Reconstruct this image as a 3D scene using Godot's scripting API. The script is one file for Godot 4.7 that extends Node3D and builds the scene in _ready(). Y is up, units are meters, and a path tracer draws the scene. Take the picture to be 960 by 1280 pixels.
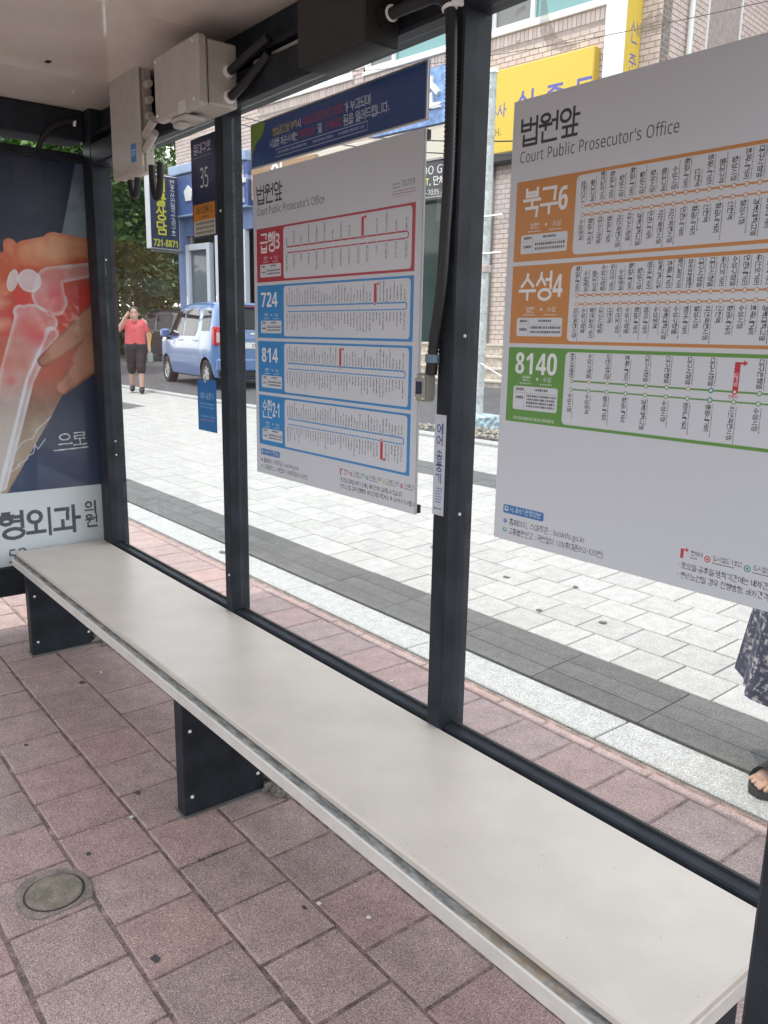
extends Node3D
# A bus shelter on a paved footway, seen from its near end, with a street of shops behind the glass.

# ------------------------------------------------------------------ mesh building
class MB:
	var v := PackedVector3Array()
	var n := PackedVector3Array()
	var uv := PackedVector2Array()
	var c := PackedColorArray()
	var col := Color(1, 1, 1)
	func tri(a: Vector3, b: Vector3, d: Vector3) -> void:      # counter-clockwise seen from outside
		var nn := (b - a).cross(d - a).normalized()
		for p in [a, d, b]:
			v.append(p); n.append(nn); uv.append(Vector2.ZERO); c.append(col)
	func quad(a: Vector3, b: Vector3, d: Vector3, e: Vector3, r := Rect2(0, 0, 1, 1)) -> void:  # a lower left, b lower right, d upper right, e upper left
		var nn := (b - a).cross(e - a).normalized()
		var ta := Vector2(r.position.x, r.end.y)
		var tb := r.end
		var td := Vector2(r.end.x, r.position.y)
		var te := r.position
		v.append(a); v.append(d); v.append(b); v.append(a); v.append(e); v.append(d)
		uv.append(ta); uv.append(td); uv.append(tb); uv.append(ta); uv.append(te); uv.append(td)
		for i in 6:
			n.append(nn); c.append(col)
	func nquad(p: Array, nn: Array) -> void:                   # smooth quad
		for i in [0, 2, 1, 0, 3, 2]:
			v.append(p[i]); n.append(nn[i]); uv.append(Vector2.ZERO); c.append(col)
	func box(a: Vector3, b: Vector3, ch := 0.0, t := Transform3D()) -> void:
		var lo := Vector3(minf(a.x, b.x), minf(a.y, b.y), minf(a.z, b.z))
		var hi := Vector3(maxf(a.x, b.x), maxf(a.y, b.y), maxf(a.z, b.z))
		var m := (lo + hi) * .5
		var h := (hi - lo) * .5
		var k := minf(ch, minf(h.x, minf(h.y, h.z)) * .9)
		var ax := [Vector3.RIGHT, Vector3.UP, Vector3.BACK]
		for i in 3:
			var u: Vector3 = ax[(i + 1) % 3]
			var w: Vector3 = ax[(i + 2) % 3]
			var d: Vector3 = ax[i]
			var hd: float = h[i]
			var hu: float = h[(i + 1) % 3]
			var hw: float = h[(i + 2) % 3]
			for s in [1.0, -1.0]:
				var o: Vector3 = m + d * hd * s
				var uu: Vector3 = u * (hu - k) * s
				var ww: Vector3 = w * (hw - k)
				quad(t * (o - uu - ww), t * (o + uu - ww), t * (o + uu + ww), t * (o - uu + ww))
			if k > 0.0:
				for s in [1.0, -1.0]:
					for q in [1.0, -1.0]:
						var e0: Vector3 = m + u * hu * s + w * (hw - k) * q
						var e1: Vector3 = m + u * (hu - k) * s + w * hw * q
						var dd: Vector3 = d * (hd - k) * s * q
						quad(t * (e0 + dd), t * (e0 - dd), t * (e1 - dd), t * (e1 + dd))
		if k > 0.0:
			for sx in [1.0, -1.0]:
				for sy in [1.0, -1.0]:
					for sz in [1.0, -1.0]:
						var p := m + Vector3(h.x * sx, (h.y - k) * sy, (h.z - k) * sz)
						var q := m + Vector3((h.x - k) * sx, h.y * sy, (h.z - k) * sz)
						var r := m + Vector3((h.x - k) * sx, (h.y - k) * sy, h.z * sz)
						if sx * sy * sz > 0:
							tri(t * p, t * q, t * r)
						else:
							tri(t * p, t * r, t * q)
	func tube(path: PackedVector3Array, rad: Array, seg := 10, caps := true) -> void:
		var rings := []
		var nor := []
		var last := Vector3.ZERO
		for i in path.size():
			var d := (path[mini(i + 1, path.size() - 1)] - path[maxi(i - 1, 0)]).normalized()
			var s := last
			if s == Vector3.ZERO:
				s = Vector3.UP if absf(d.y) < .9 else Vector3.RIGHT
			var x := (s - d * s.dot(d)).normalized()
			last = x
			var y := d.cross(x)
			var ring := PackedVector3Array()
			var nn := PackedVector3Array()
			var r: float = rad[i] if rad.size() > 1 else rad[0]
			for j in seg:
				var a := TAU * j / seg
				var o := x * cos(a) + y * sin(a)
				nn.append(o); ring.append(path[i] + o * r)
			rings.append(ring); nor.append(nn)
		for i in path.size() - 1:
			for j in seg:
				var k := (j + 1) % seg
				nquad([rings[i][j], rings[i][k], rings[i + 1][k], rings[i + 1][j]], [nor[i][j], nor[i][k], nor[i + 1][k], nor[i + 1][j]])
		if caps:
			for j in seg:
				var k := (j + 1) % seg
				tri(path[0], rings[0][k], rings[0][j])
				tri(path[path.size() - 1], rings[-1][j], rings[-1][k])
	func cyl(a: Vector3, b: Vector3, r0: float, r1 := -1.0, seg := 14) -> void:
		tube(PackedVector3Array([a, b]), [r0, r0 if r1 < 0 else r1], seg)
	func prism(pts: PackedVector2Array, z0: float, z1: float, t := Transform3D()) -> void:  # outline in x,y; from z0 (back) to z1 (front)
		var p := pts
		if Geometry2D.is_polygon_clockwise(p):
			p.reverse()
		var ix := Geometry2D.triangulate_polygon(p)
		for i in range(0, ix.size(), 3):
			var a := p[ix[i]]
			var b := p[ix[i + 1]]
			var d := p[ix[i + 2]]
			if (b - a).cross(d - a) < 0:
				var s := b
				b = d
				d = s
			tri(t * Vector3(a.x, a.y, z1), t * Vector3(b.x, b.y, z1), t * Vector3(d.x, d.y, z1))
			tri(t * Vector3(a.x, a.y, z0), t * Vector3(d.x, d.y, z0), t * Vector3(b.x, b.y, z0))
		for i in p.size():
			var a := p[i]
			var b := p[(i + 1) % p.size()]
			quad(t * Vector3(a.x, a.y, z0), t * Vector3(b.x, b.y, z0), t * Vector3(b.x, b.y, z1), t * Vector3(a.x, a.y, z1))
	func mesh() -> ArrayMesh:
		var arr := []
		arr.resize(Mesh.ARRAY_MAX)
		arr[Mesh.ARRAY_VERTEX] = v
		arr[Mesh.ARRAY_NORMAL] = n
		arr[Mesh.ARRAY_TEX_UV] = uv
		arr[Mesh.ARRAY_COLOR] = c
		var m := ArrayMesh.new()
		m.add_surface_from_arrays(Mesh.PRIMITIVE_TRIANGLES, arr)
		return m

# ------------------------------------------------------------------ printing: a small drawing board with a Hangul stroke writer
const CHO := "ㄱㄲㄴㄷㄸㄹㅁㅂㅃㅅㅆㅇㅈㅉㅊㅋㅌㅍㅎ"
const JUNG := "ㅏㅐㅑㅒㅓㅔㅕㅖㅗㅘㅙㅚㅛㅜㅝㅞㅟㅠㅡㅢㅣ"
const JONG := " ㄱㄲㄳㄴㄵㄶㄷㄹㄺㄻㄼㄽㄾㄿㅀㅁㅂㅄㅅㅆㅇㅈㅊㅋㅌㅍㅎ"
const SPLIT := {"ㄲ": "ㄱㄱ", "ㄸ": "ㄷㄷ", "ㅃ": "ㅂㅂ", "ㅆ": "ㅅㅅ", "ㅉ": "ㅈㅈ", "ㄳ": "ㄱㅅ", "ㄵ": "ㄴㅈ", "ㄶ": "ㄴㅎ", "ㄺ": "ㄹㄱ", "ㄻ": "ㄹㅁ", "ㄼ": "ㄹㅂ", "ㄽ": "ㄹㅅ", "ㄾ": "ㄹㅌ", "ㄿ": "ㄹㅍ", "ㅀ": "ㄹㅎ", "ㅄ": "ㅂㅅ"}
const PAIR := {"ㅘ": "ㅗㅏ", "ㅙ": "ㅗㅐ", "ㅚ": "ㅗㅣ", "ㅝ": "ㅜㅓ", "ㅞ": "ㅜㅔ", "ㅟ": "ㅜㅣ", "ㅢ": "ㅡㅣ"}
const STROKES := {   # polylines as x,y pairs in a unit box, y down; "o" is a ring
	"ㄱ": [[0, .06, 1, .06, .94, 1]], "ㄴ": [[0, 0, 0, 1, 1, 1]], "ㄷ": [[1, 0, 0, 0, 0, 1, 1, 1]],
	"ㄹ": [[0, 0, 1, 0, 1, .5, 0, .5, 0, 1, 1, 1]], "ㅁ": [[0, 0, 1, 0, 1, 1, 0, 1, 0, 0]],
	"ㅂ": [[0, 0, 0, 1, 1, 1, 1, 0], [0, .48, 1, .48]], "ㅅ": [[.5, 0, .46, .35, 0, 1], [.47, .32, 1, 1]], "ㅇ": ["o", .5, .5, .5, .5],
	"ㅈ": [[0, .04, 1, .04], [.52, .04, .46, .42, 0, 1], [.48, .42, 1, 1]], "ㅊ": [[.3, 0, .7, 0], [0, .24, 1, .24], [.52, .24, .46, .52, 0, 1], [.48, .52, 1, 1]],
	"ㅋ": [[0, .05, 1, .05, .94, 1], [0, .48, .97, .48]], "ㅌ": [[1, 0, 0, 0, 0, 1, 1, 1], [0, .5, .95, .5]],
	"ㅍ": [[0, .04, 1, .04], [.28, .04, .28, .96], [.72, .04, .72, .96], [0, .96, 1, .96]], "ㅎ": [[.3, 0, .7, 0], [0, .26, 1, .26], "o", .5, .72, .38, .28],
	"ㅏ": [[.3, 0, .3, 1], [.3, .47, 1, .47]], "ㅐ": [[.2, .03, .2, .97], [.85, 0, .85, 1], [.2, .47, .85, .47]],
	"ㅑ": [[.3, 0, .3, 1], [.3, .33, 1, .33], [.3, .62, 1, .62]], "ㅒ": [[.2, 0, .2, 1], [.85, 0, .85, 1], [.2, .33, .85, .33], [.2, .62, .85, .62]],
	"ㅓ": [[.78, 0, .78, 1], [0, .45, .78, .45]], "ㅔ": [[.52, .03, .52, .97], [.95, 0, .95, 1], [-.05, .45, .52, .45]],
	"ㅕ": [[.78, 0, .78, 1], [0, .32, .78, .32], [0, .6, .78, .6]], "ㅖ": [[.52, 0, .52, 1], [.95, 0, .95, 1], [0, .32, .52, .32], [0, .6, .52, .6]],
	"ㅣ": [[.6, 0, .6, 1]], "ㅗ": [[0, .9, 1, .9], [.5, 0, .5, .9]], "ㅛ": [[0, .9, 1, .9], [.3, .1, .3, .9], [.7, .1, .7, .9]],
	"ㅜ": [[0, .2, 1, .2], [.52, .2, .52, 1]], "ㅠ": [[0, .2, 1, .2], [.3, .2, .3, 1], [.7, .2, .7, 1]], "ㅡ": [[0, .5, 1, .5]]}

class Pad:
	static var glyphs := {}
	static var fonts := {}
	var img: Image
	var T := Transform2D()
	func _init(w: int, h: int, bg: Color) -> void:
		img = Image.create(w, h, false, Image.FORMAT_RGB8)
		img.fill(bg)
	func rect(x: float, y: float, w: float, h: float, col: Color) -> void:
		img.fill_rect(Rect2i(roundi(x), roundi(y), maxi(1, roundi(x + w) - roundi(x)), maxi(1, roundi(y + h) - roundi(y))), col)
	func span(x0: float, x1: float, y: int, col: Color) -> void:
		var a := roundi(x0)
		var b := roundi(x1)
		if b > a:
			img.fill_rect(Rect2i(a, y, b - a, 1), col)
	func poly(p: PackedVector2Array, col: Color) -> void:
		var lo := 1e9
		var hi := -1e9
		for q in p:
			lo = minf(lo, q.y); hi = maxf(hi, q.y)
		var m := p.size()
		for y in range(maxi(0, floori(lo)), mini(img.get_height() - 1, ceili(hi)) + 1):
			var yc := y + .5
			var xs := PackedFloat32Array()
			for i in m:
				var a := p[i]
				var b := p[(i + 1) % m]
				if (a.y <= yc) != (b.y <= yc):
					xs.append(a.x + (yc - a.y) / (b.y - a.y) * (b.x - a.x))
			xs.sort()
			for i in range(0, xs.size() - 1, 2):
				span(xs[i], xs[i + 1], y, col)
	func disc(x: float, y: float, r: float, col: Color, ry := -1.0) -> void:
		var q := r if ry < 0 else ry
		for yy in range(floori(y - q), ceili(y + q) + 1):
			var k := 1.0 - pow((yy + .5 - y) / q, 2)
			if k > 0 and yy >= 0 and yy < img.get_height():
				span(x - r * sqrt(k), x + r * sqrt(k), yy, col)
	func rrect(x: float, y: float, w: float, h: float, r: float, col: Color) -> void:
		rect(x + r, y, w - 2 * r, h, col)
		rect(x, y + r, w, h - 2 * r, col)
		for q in [[x + r, y + r], [x + w - r, y + r], [x + r, y + h - r], [x + w - r, y + h - r]]:
			disc(q[0], q[1], r, col)
	func line(a: Vector2, b: Vector2, w: float, col: Color) -> void:
		var d := (b - a).normalized() * w * .5
		var e := Vector2(-d.y, d.x)
		poly(PackedVector2Array([a - d - e, b + d - e, b + d + e, a - d + e]), col)
	func jamo(j: String, r: Rect2, pen: float, col: Color) -> void:
		if SPLIT.has(j):
			var s: String = SPLIT[j]
			jamo(s[0], Rect2(r.position, Vector2(r.size.x * .44, r.size.y)), pen, col)
			jamo(s[1], Rect2(r.position + Vector2(r.size.x * .56, 0), Vector2(r.size.x * .44, r.size.y)), pen, col)
			return
		if not STROKES.has(j):
			return
		var l: Array = STROKES[j]
		var i := 0
		var sc := T.x.length()
		while i < l.size():
			if l[i] is String:
				var prev := Vector2.ZERO
				var seg := 10 if sc * r.size.x < 16 else 22
				for k in seg + 1:
					var a := TAU * k / seg
					var q := T * (r.position + r.size * Vector2(l[i + 1] + l[i + 3] * cos(a), l[i + 2] + l[i + 4] * sin(a)))
					if k > 0:
						line(prev, q, pen * sc, col)
					prev = q
				i += 5
				continue
			var f: Array = l[i]
			for k in range(0, f.size() - 2, 2):
				line(T * (r.position + r.size * Vector2(f[k], f[k + 1])), T * (r.position + r.size * Vector2(f[k + 2], f[k + 3])), pen * sc, col)
			i += 1
	func syllable(ch: String, x: float, pen: float, col: Color) -> void:
		var k := ch.unicode_at(0) - 0xAC00
		var a := CHO[k / 588]
		var b := JUNG[(k % 588) / 28]
		var d := JONG[k % 28]
		var fin := d != " "
		var o := Vector2(x, 0)
		if PAIR.has(b):
			var pr: String = PAIR[b]
			jamo(a, Rect2(o + (Vector2(.12, .06) if fin else Vector2(.12, .1)), Vector2(.4, .25) if fin else Vector2(.42, .38)), pen, col)
			jamo(pr[0], Rect2(o + (Vector2(.05, .37) if fin else Vector2(.05, .54)), Vector2(.56, .17) if fin else Vector2(.58, .3)), pen, col)
			jamo(pr[1], Rect2(o + Vector2(.66, .06), Vector2(.28, .54 if fin else .88)), pen, col)
			if fin:
				jamo(d, Rect2(o + Vector2(.2, .64), Vector2(.66, .29)), pen, col)
		elif "ㅗㅛㅜㅠㅡ".contains(b):
			jamo(a, Rect2(o + (Vector2(.2, .08) if fin else Vector2(.18, .1)), Vector2(.6, .22) if fin else Vector2(.64, .38)), pen, col)
			jamo(b, Rect2(o + (Vector2(.07, .38) if fin else Vector2(.07, .56)), Vector2(.86, .2) if fin else Vector2(.86, .34)), pen, col)
			if fin:
				jamo(d, Rect2(o + Vector2(.2, .66), Vector2(.62, .28)), pen, col)
		else:
			jamo(a, Rect2(o + (Vector2(.1, .08) if fin else Vector2(.1, .16)), Vector2(.44, .36) if fin else Vector2(.44, .62)), pen, col)
			jamo(b, Rect2(o + Vector2(.6, .06), Vector2(.32, .5 if fin else .88)), pen, col)
			if fin:
				jamo(d, Rect2(o + Vector2(.22, .61), Vector2(.64, .32)), pen, col)
	func latin(ch: String, x: float, bold: bool, col: Color) -> float:
		var key := ch + ("b" if bold else "r")
		if not fonts.has(bold):
			var f := SystemFont.new()
			f.font_names = PackedStringArray(["Droid Sans"])
			f.font_weight = 700 if bold else 400
			fonts[bold] = f
		var fo: SystemFont = fonts[bold]
		if not glyphs.has(key):
			var pts := PackedVector2Array()
			if ch != " ":
				var tm := TextMesh.new()
				tm.text = ch
				tm.font = fo
				tm.font_size = 64
				tm.pixel_size = 1.0 / 64
				tm.depth = 0
				tm.curve_step = 1.0
				tm.horizontal_alignment = HORIZONTAL_ALIGNMENT_LEFT
				tm.vertical_alignment = VERTICAL_ALIGNMENT_TOP
				var ar := tm.get_mesh_arrays()
				if ar.size() > 0 and ar[Mesh.ARRAY_VERTEX] != null:
					var vv: PackedVector3Array = ar[Mesh.ARRAY_VERTEX]
					var ix = ar[Mesh.ARRAY_INDEX]
					if ix == null or ix.size() == 0:
						for p in vv:
							pts.append(Vector2(p.x, -p.y - fo.get_ascent(64) / 64.0 + .86))
					else:
						for q in ix:
							pts.append(Vector2(vv[q].x, -vv[q].y - fo.get_ascent(64) / 64.0 + .86))
			glyphs[key] = [pts, fo.get_string_size(ch, HORIZONTAL_ALIGNMENT_LEFT, -1, 64).x / 64.0]
		var g: Array = glyphs[key]
		var pp: PackedVector2Array = g[0]
		for i in range(0, pp.size() - 2, 3):
			poly(PackedVector2Array([T * (pp[i] + Vector2(x, 0)), T * (pp[i + 1] + Vector2(x, 0)), T * (pp[i + 2] + Vector2(x, 0))]), col)
		return g[1]
	# writes s; (x, y) is the top left of the first em box, in pixels; turn in quarter turns; returns the advance in ems
	func text(s: String, x: float, y: float, size: float, col: Color, pen := .09, sx := 1.0, turn := 0.0, step := .95) -> float:
		T = Transform2D(turn * PI / 2, Vector2(size * sx, size), 0, Vector2(x, y))
		var at := 0.0
		for ch in s:
			var u := ch.unicode_at(0)
			if u >= 0xAC00 and u <= 0xD7A3:
				syllable(ch, at, pen, col)
				at += step
			elif ch == " ":
				at += .32
			elif ch == "·":
				disc((T * Vector2(at + .15, .5)).x, (T * Vector2(at + .15, .5)).y, size * .07, col)
				at += .3
			else:
				at += latin(ch, at, pen > .1, col)
		return at
	func tex() -> ImageTexture:
		return ImageTexture.create_from_image(img)

# ------------------------------------------------------------------ small helpers
var rng := RandomNumberGenerator.new()
var mats := {}

func lin(r: float, g: float, b: float) -> Color:              # real-world base colour, linear values
	return Color(r, g, b).linear_to_srgb()

func mat(key: String, albedo := Color.WHITE, rough := .6, metal := 0.0) -> StandardMaterial3D:
	if not mats.has(key):
		var m := StandardMaterial3D.new()
		m.resource_name = key
		m.albedo_color = albedo
		m.roughness = rough
		m.metallic = metal
		mats[key] = m
	return mats[key]

func printed(key: String, t: Texture2D, rough := .4) -> StandardMaterial3D:
	var m := mat(key, Color.WHITE, rough)
	m.albedo_texture = t
	return m

func part(parent: Node, called: String, m, material: Material, at := Vector3.ZERO) -> MeshInstance3D:
	var o := MeshInstance3D.new()
	o.name = called
	o.mesh = m.mesh() if m is MB else m
	o.material_override = material
	o.position = at
	parent.add_child(o, true)
	return o

func tag(o: Node, label: String, category: String, group := "") -> void:
	o.set_meta("label", label)
	o.set_meta("category", category)
	if group != "":
		o.set_meta("group", group)

func thing(called: String, label: String, category: String, at := Vector3.ZERO, turn := 0.0, group := "") -> Node3D:
	var o := Node3D.new()
	o.name = called
	o.position = at
	o.rotation.y = turn
	add_child(o)
	tag(o, label, category, group)
	return o

func structure(o: Node) -> Node:
	o.set_meta("kind", "structure")
	return o

func bx(a: Vector3, b: Vector3, ch := 0.0) -> MB:
	var m := MB.new()
	m.box(a, b, ch)
	return m

func face(a: Vector3, b: Vector3, d: Vector3, e: Vector3) -> MB:
	var m := MB.new()
	m.quad(a, b, d, e)
	return m

# grain texture: grains of random tone over soft blotches, tile-able enough for triplanar use
func grain(size: int, base: Color, spread: float, blotch: float, seed_: int, light := 0.0, dark := 0.0) -> ImageTexture:
	var r := RandomNumberGenerator.new()
	r.seed = seed_
	var nz := FastNoiseLite.new()
	nz.seed = seed_
	nz.frequency = 6.0 / size
	nz.fractal_octaves = 4
	var soft := nz.get_seamless_image(size, size)
	soft.convert(Image.FORMAT_L8)
	var sd := soft.get_data()
	var out := PackedByteArray()
	out.resize(size * size * 3)
	var k := 0
	for i in size * size:
		var t := 1.0 + (r.randf() + r.randf() - 1.0) * spread + (sd[i] / 255.0 - .5) * blotch
		var q := r.randf()
		if q < light:
			t *= 1.45
		elif q < light + dark:
			t *= .55
		out[k] = clampi(int(base.r * 255 * t), 0, 255)
		out[k + 1] = clampi(int(base.g * 255 * t), 0, 255)
		out[k + 2] = clampi(int(base.b * 255 * t), 0, 255)
		k += 3
	return ImageTexture.create_from_image(Image.create_from_data(size, size, false, Image.FORMAT_RGB8, out))

func grained(key: String, base: Color, spread: float, blotch: float, metres: float, rough := .85, size := 256, light := 0.0, dark := 0.0) -> StandardMaterial3D:
	var m := mat(key, Color.WHITE, rough)
	if m.albedo_texture == null:
		m.albedo_texture = grain(size, base, spread, blotch, key.hash() & 0xffff, light, dark)
		m.uv1_triplanar = true
		m.uv1_world_triplanar = true
		m.uv1_scale = Vector3.ONE / metres
	return m

func tinted(key: String, from: StandardMaterial3D, tint: Color) -> StandardMaterial3D:
	if not mats.has(key):
		var m: StandardMaterial3D = from.duplicate()
		m.resource_name = key
		m.albedo_color = tint
		mats[key] = m
	return mats[key]

func lift(z: float) -> float:                                   # the footway climbs gently away from the road
	if z > -2.17:
		return 0.0
	if z > -6.25:
		return (-2.17 - z) / 4.08 * .2
	return .2 + minf(-6.25 - z, 7.0) / 7.0 * .2

# surface nets over a smooth union of tapered capsules: bones [a, b, ra, rb]
func flesh(bones: Array, k: float, cell: float) -> ArrayMesh:
	var lo := Vector3(1e9, 1e9, 1e9)
	var hi := -lo
	for b in bones:
		for e in [[b[0], b[2]], [b[1], b[3]]]:
			lo = lo.min(e[0] - Vector3.ONE * e[1]); hi = hi.max(e[0] + Vector3.ONE * e[1])
	lo -= Vector3.ONE * (cell * 3 + k * .3)
	hi += Vector3.ONE * (cell * 3 + k * .3)
	var nx := int((hi.x - lo.x) / cell) + 2
	var ny := int((hi.y - lo.y) / cell) + 2
	var nz := int((hi.z - lo.z) / cell) + 2
	var f := PackedFloat32Array()
	f.resize(nx * ny * nz)
	f.fill(1.0)
	for b in bones:
		var a: Vector3 = b[0]
		var ba: Vector3 = b[1] - a
		var ra: float = b[2]
		var dr: float = b[3] - ra
		var bb := maxf(ba.dot(ba), 1e-9)
		var kb: float = b[4] if b.size() > 4 else k
		var mg := maxf(ra, ra + dr) + cell * 2 + kb
		var l := ((a.min(b[1]) - Vector3.ONE * mg - lo) / cell).floor()
		var h := ((a.max(b[1]) + Vector3.ONE * mg - lo) / cell).ceil()
		for z in range(maxi(0, int(l.z)), mini(nz - 1, int(h.z)) + 1):
			for y in range(maxi(0, int(l.y)), mini(ny - 1, int(h.y)) + 1):
				var i := (z * ny + y) * nx + maxi(0, int(l.x))
				var p := lo + Vector3(maxi(0, int(l.x)), y, z) * cell - a
				for x in range(maxi(0, int(l.x)), mini(nx - 1, int(h.x)) + 1):
					var t := clampf(p.dot(ba) / bb, 0, 1)
					var d := (p - ba * t).length() - ra - dr * t
					var g := f[i]
					var q := maxf(kb - absf(d - g), 0.0) / kb
					f[i] = minf(d, g) - q * q * kb * .25
					i += 1
					p.x += cell
	var vid := {}
	var vs := PackedVector3Array()
	var ns := PackedVector3Array()
	var st := [1, nx, nx * ny]
	var offs := [0, 1, nx, nx + 1, nx * ny, nx * ny + 1, nx * ny + nx, nx * ny + nx + 1]
	for z in nz - 1:
		for y in ny - 1:
			for x in nx - 1:
				var i := (z * ny + y) * nx + x
				var inside := 0
				for o in offs:
					if f[i + o] < 0:
						inside += 1
				if inside == 0 or inside == 8:
					continue
				var s := Vector3.ZERO
				var cnt := 0
				for e in 12:
					var ax := e / 4
					var q := e % 4
					var c0 := Vector3i.ZERO
					c0[(ax + 1) % 3] = q & 1
					c0[(ax + 2) % 3] = q >> 1
					var i0: int = i + c0.x + c0.y * nx + c0.z * nx * ny
					var f0 := f[i0]
					var f1 := f[i0 + st[ax]]
					if (f0 < 0) != (f1 < 0):
						var p := Vector3(c0)
						p[ax] += f0 / (f0 - f1)
						s += p
						cnt += 1
				vid[i] = vs.size()
				vs.append(lo + (Vector3(x, y, z) + s / cnt) * cell)
				var gr := Vector3.ZERO
				for o in 8:
					var w := f[i + offs[o]]
					gr += Vector3(w if o & 1 else -w, w if o & 2 else -w, w if o & 4 else -w)
				ns.append(gr.normalized())
	var ids := PackedInt32Array()
	for z in range(1, nz - 1):
		for y in range(1, ny - 1):
			for x in range(1, nx - 1):
				var i := (z * ny + y) * nx + x
				var s0 := f[i] < 0
				for ax in 3:
					if s0 != (f[i + st[ax]] < 0):
						var du: int = st[(ax + 1) % 3]
						var dv: int = st[(ax + 2) % 3]
						var q := [vid.get(i - du - dv, -1), vid.get(i - dv, -1), vid.get(i, -1), vid.get(i - du, -1)]
						if q.has(-1):
							continue
						if s0:
							ids.append_array(PackedInt32Array([q[0], q[2], q[1], q[0], q[3], q[2]]))
						else:
							ids.append_array(PackedInt32Array([q[0], q[1], q[2], q[0], q[2], q[3]]))
	var arr := []
	arr.resize(Mesh.ARRAY_MAX)
	arr[Mesh.ARRAY_VERTEX] = vs
	arr[Mesh.ARRAY_NORMAL] = ns
	arr[Mesh.ARRAY_INDEX] = ids
	var m := ArrayMesh.new()
	m.add_surface_from_arrays(Mesh.PRIMITIVE_TRIANGLES, arr)
	return m

# ------------------------------------------------------------------ camera, sky, sun
func camera_and_light() -> void:
	var cam := Camera3D.new()
	cam.name = "camera"
	cam.keep_aspect = Camera3D.KEEP_HEIGHT
	cam.fov = 64.51
	cam.near = .02
	cam.far = 600
	cam.transform = Transform3D(Basis(Vector3(.6232, .017871, -.781858), Vector3(-.177197, .976966, -.118909), Vector3(.761723, .212648, .612012)).orthonormalized(), Vector3(0, 1.333, 0))
	add_child(cam)
	cam.current = true
	var sky := ProceduralSkyMaterial.new()
	sky.sky_top_color = Color(.735, .765, .80)
	sky.sky_horizon_color = Color(.92, .915, .895)
	sky.sky_curve = .18
	sky.ground_bottom_color = Color(.42, .40, .38)
	sky.ground_horizon_color = Color(.62, .62, .60)
	sky.energy_multiplier = 2.0
	var cov := NoiseTexture2D.new()
	cov.width = 1024
	cov.height = 512
	cov.seamless = true
	var nz := FastNoiseLite.new()
	nz.seed = 5
	nz.frequency = .006
	nz.fractal_octaves = 5
	cov.noise = nz
	var ramp := Gradient.new()
	ramp.offsets = PackedFloat32Array([0.0, .42, .72, 1.0])
	ramp.colors = PackedColorArray([Color(0, 0, 0, 0), Color(.25, .25, .26, .25), Color(.75, .76, .78, .7), Color(.9, .9, .9, .85)])
	cov.color_ramp = ramp
	sky.sky_cover = cov
	sky.sky_cover_modulate = Color(1, 1, 1, .75)
	var env := Environment.new()
	env.background_mode = Environment.BG_SKY
	env.sky = Sky.new()
	env.sky.sky_material = sky
	env.tonemap_mode = Environment.TONE_MAPPER_LINEAR
	env.tonemap_exposure = 1.92
	env.sdfgi_enabled = true
	env.ssao_enabled = true
	env.ssil_enabled = true
	var we := WorldEnvironment.new()
	we.name = "world_environment"
	we.environment = env
	add_child(we)
	var sun := DirectionalLight3D.new()
	sun.name = "sun"
	sun.light_energy = .42
	sun.light_color = Color(1.0, .96, .89)
	sun.light_angular_distance = .55
	sun.shadow_enabled = true
	add_child(sun)
	sun.look_at_from_position(Vector3(-1.2, 9.5, 2.7), Vector3.ZERO, Vector3.BACK)

# ------------------------------------------------------------------ ground
func paver_mesh(sx: float, sz: float, ch: float, deep := .03) -> ArrayMesh:
	var m := MB.new()
	var a := sx * .5
	var b := sz * .5
	var t := [Vector3(-a + ch, 0, b - ch), Vector3(a - ch, 0, b - ch), Vector3(a - ch, 0, -b + ch), Vector3(-a + ch, 0, -b + ch)]
	var s := [Vector3(-a, -ch, b), Vector3(a, -ch, b), Vector3(a, -ch, -b), Vector3(-a, -ch, -b)]
	m.quad(t[0], t[1], t[2], t[3])
	for i in 4:
		var j := (i + 1) % 4
		m.quad(s[i], s[j], t[j], t[i])
		m.quad(s[i] + Vector3.DOWN * deep, s[j] + Vector3.DOWN * deep, s[j], s[i])
	return m.mesh()

func sheet(called: String, x0: float, x1: float, z0: float, z1: float, y0: float, y1: float, m: Material) -> MeshInstance3D:  # z0 nearer than z1
	var q := MB.new()
	q.quad(Vector3(x0, y0, z0), Vector3(x1, y0, z0), Vector3(x1, y1, z1), Vector3(x0, y1, z1))
	var o := part(self, called, q, m)
	structure(o)
	return o

func lay(parent: Node3D, list: Array, meshes: Array, materials: Array, colours: Array, one: String, rest: String, count: int) -> void:
	# list of [position, slope, yaw]; the ones nearest the camera become pieces of their own, the others one field
	list.sort_custom(func(p, q): return p[4] < q[4])
	var mm := MultiMesh.new()
	mm.transform_format = MultiMesh.TRANSFORM_3D
	mm.use_colors = true
	mm.mesh = meshes[0]
	mm.instance_count = maxi(0, list.size() - count)
	for i in list.size():
		var e: Array = list[i]
		var b := Basis(Vector3.RIGHT, e[1]) * Basis(Vector3.UP, e[2])
		if i < count:
			var o := MeshInstance3D.new()
			o.name = one
			o.mesh = meshes[e[3]]
			o.material_override = materials[rng.randi() % materials.size()]
			o.transform = Transform3D(b, e[0])
			parent.add_child(o, true)
		else:
			mm.set_instance_transform(i - count, Transform3D(b, e[0]))
			mm.set_instance_color(i - count, colours[rng.randi() % colours.size()])
	if mm.instance_count > 0:
		var f := MultiMeshInstance3D.new()
		f.name = rest
		f.multimesh = mm
		var q: StandardMaterial3D = materials[0].duplicate()
		q.albedo_color = Color.WHITE
		q.vertex_color_use_as_albedo = true
		f.material_override = q
		f.set_meta("kind", "stuff")
		parent.add_child(f, true)

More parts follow.
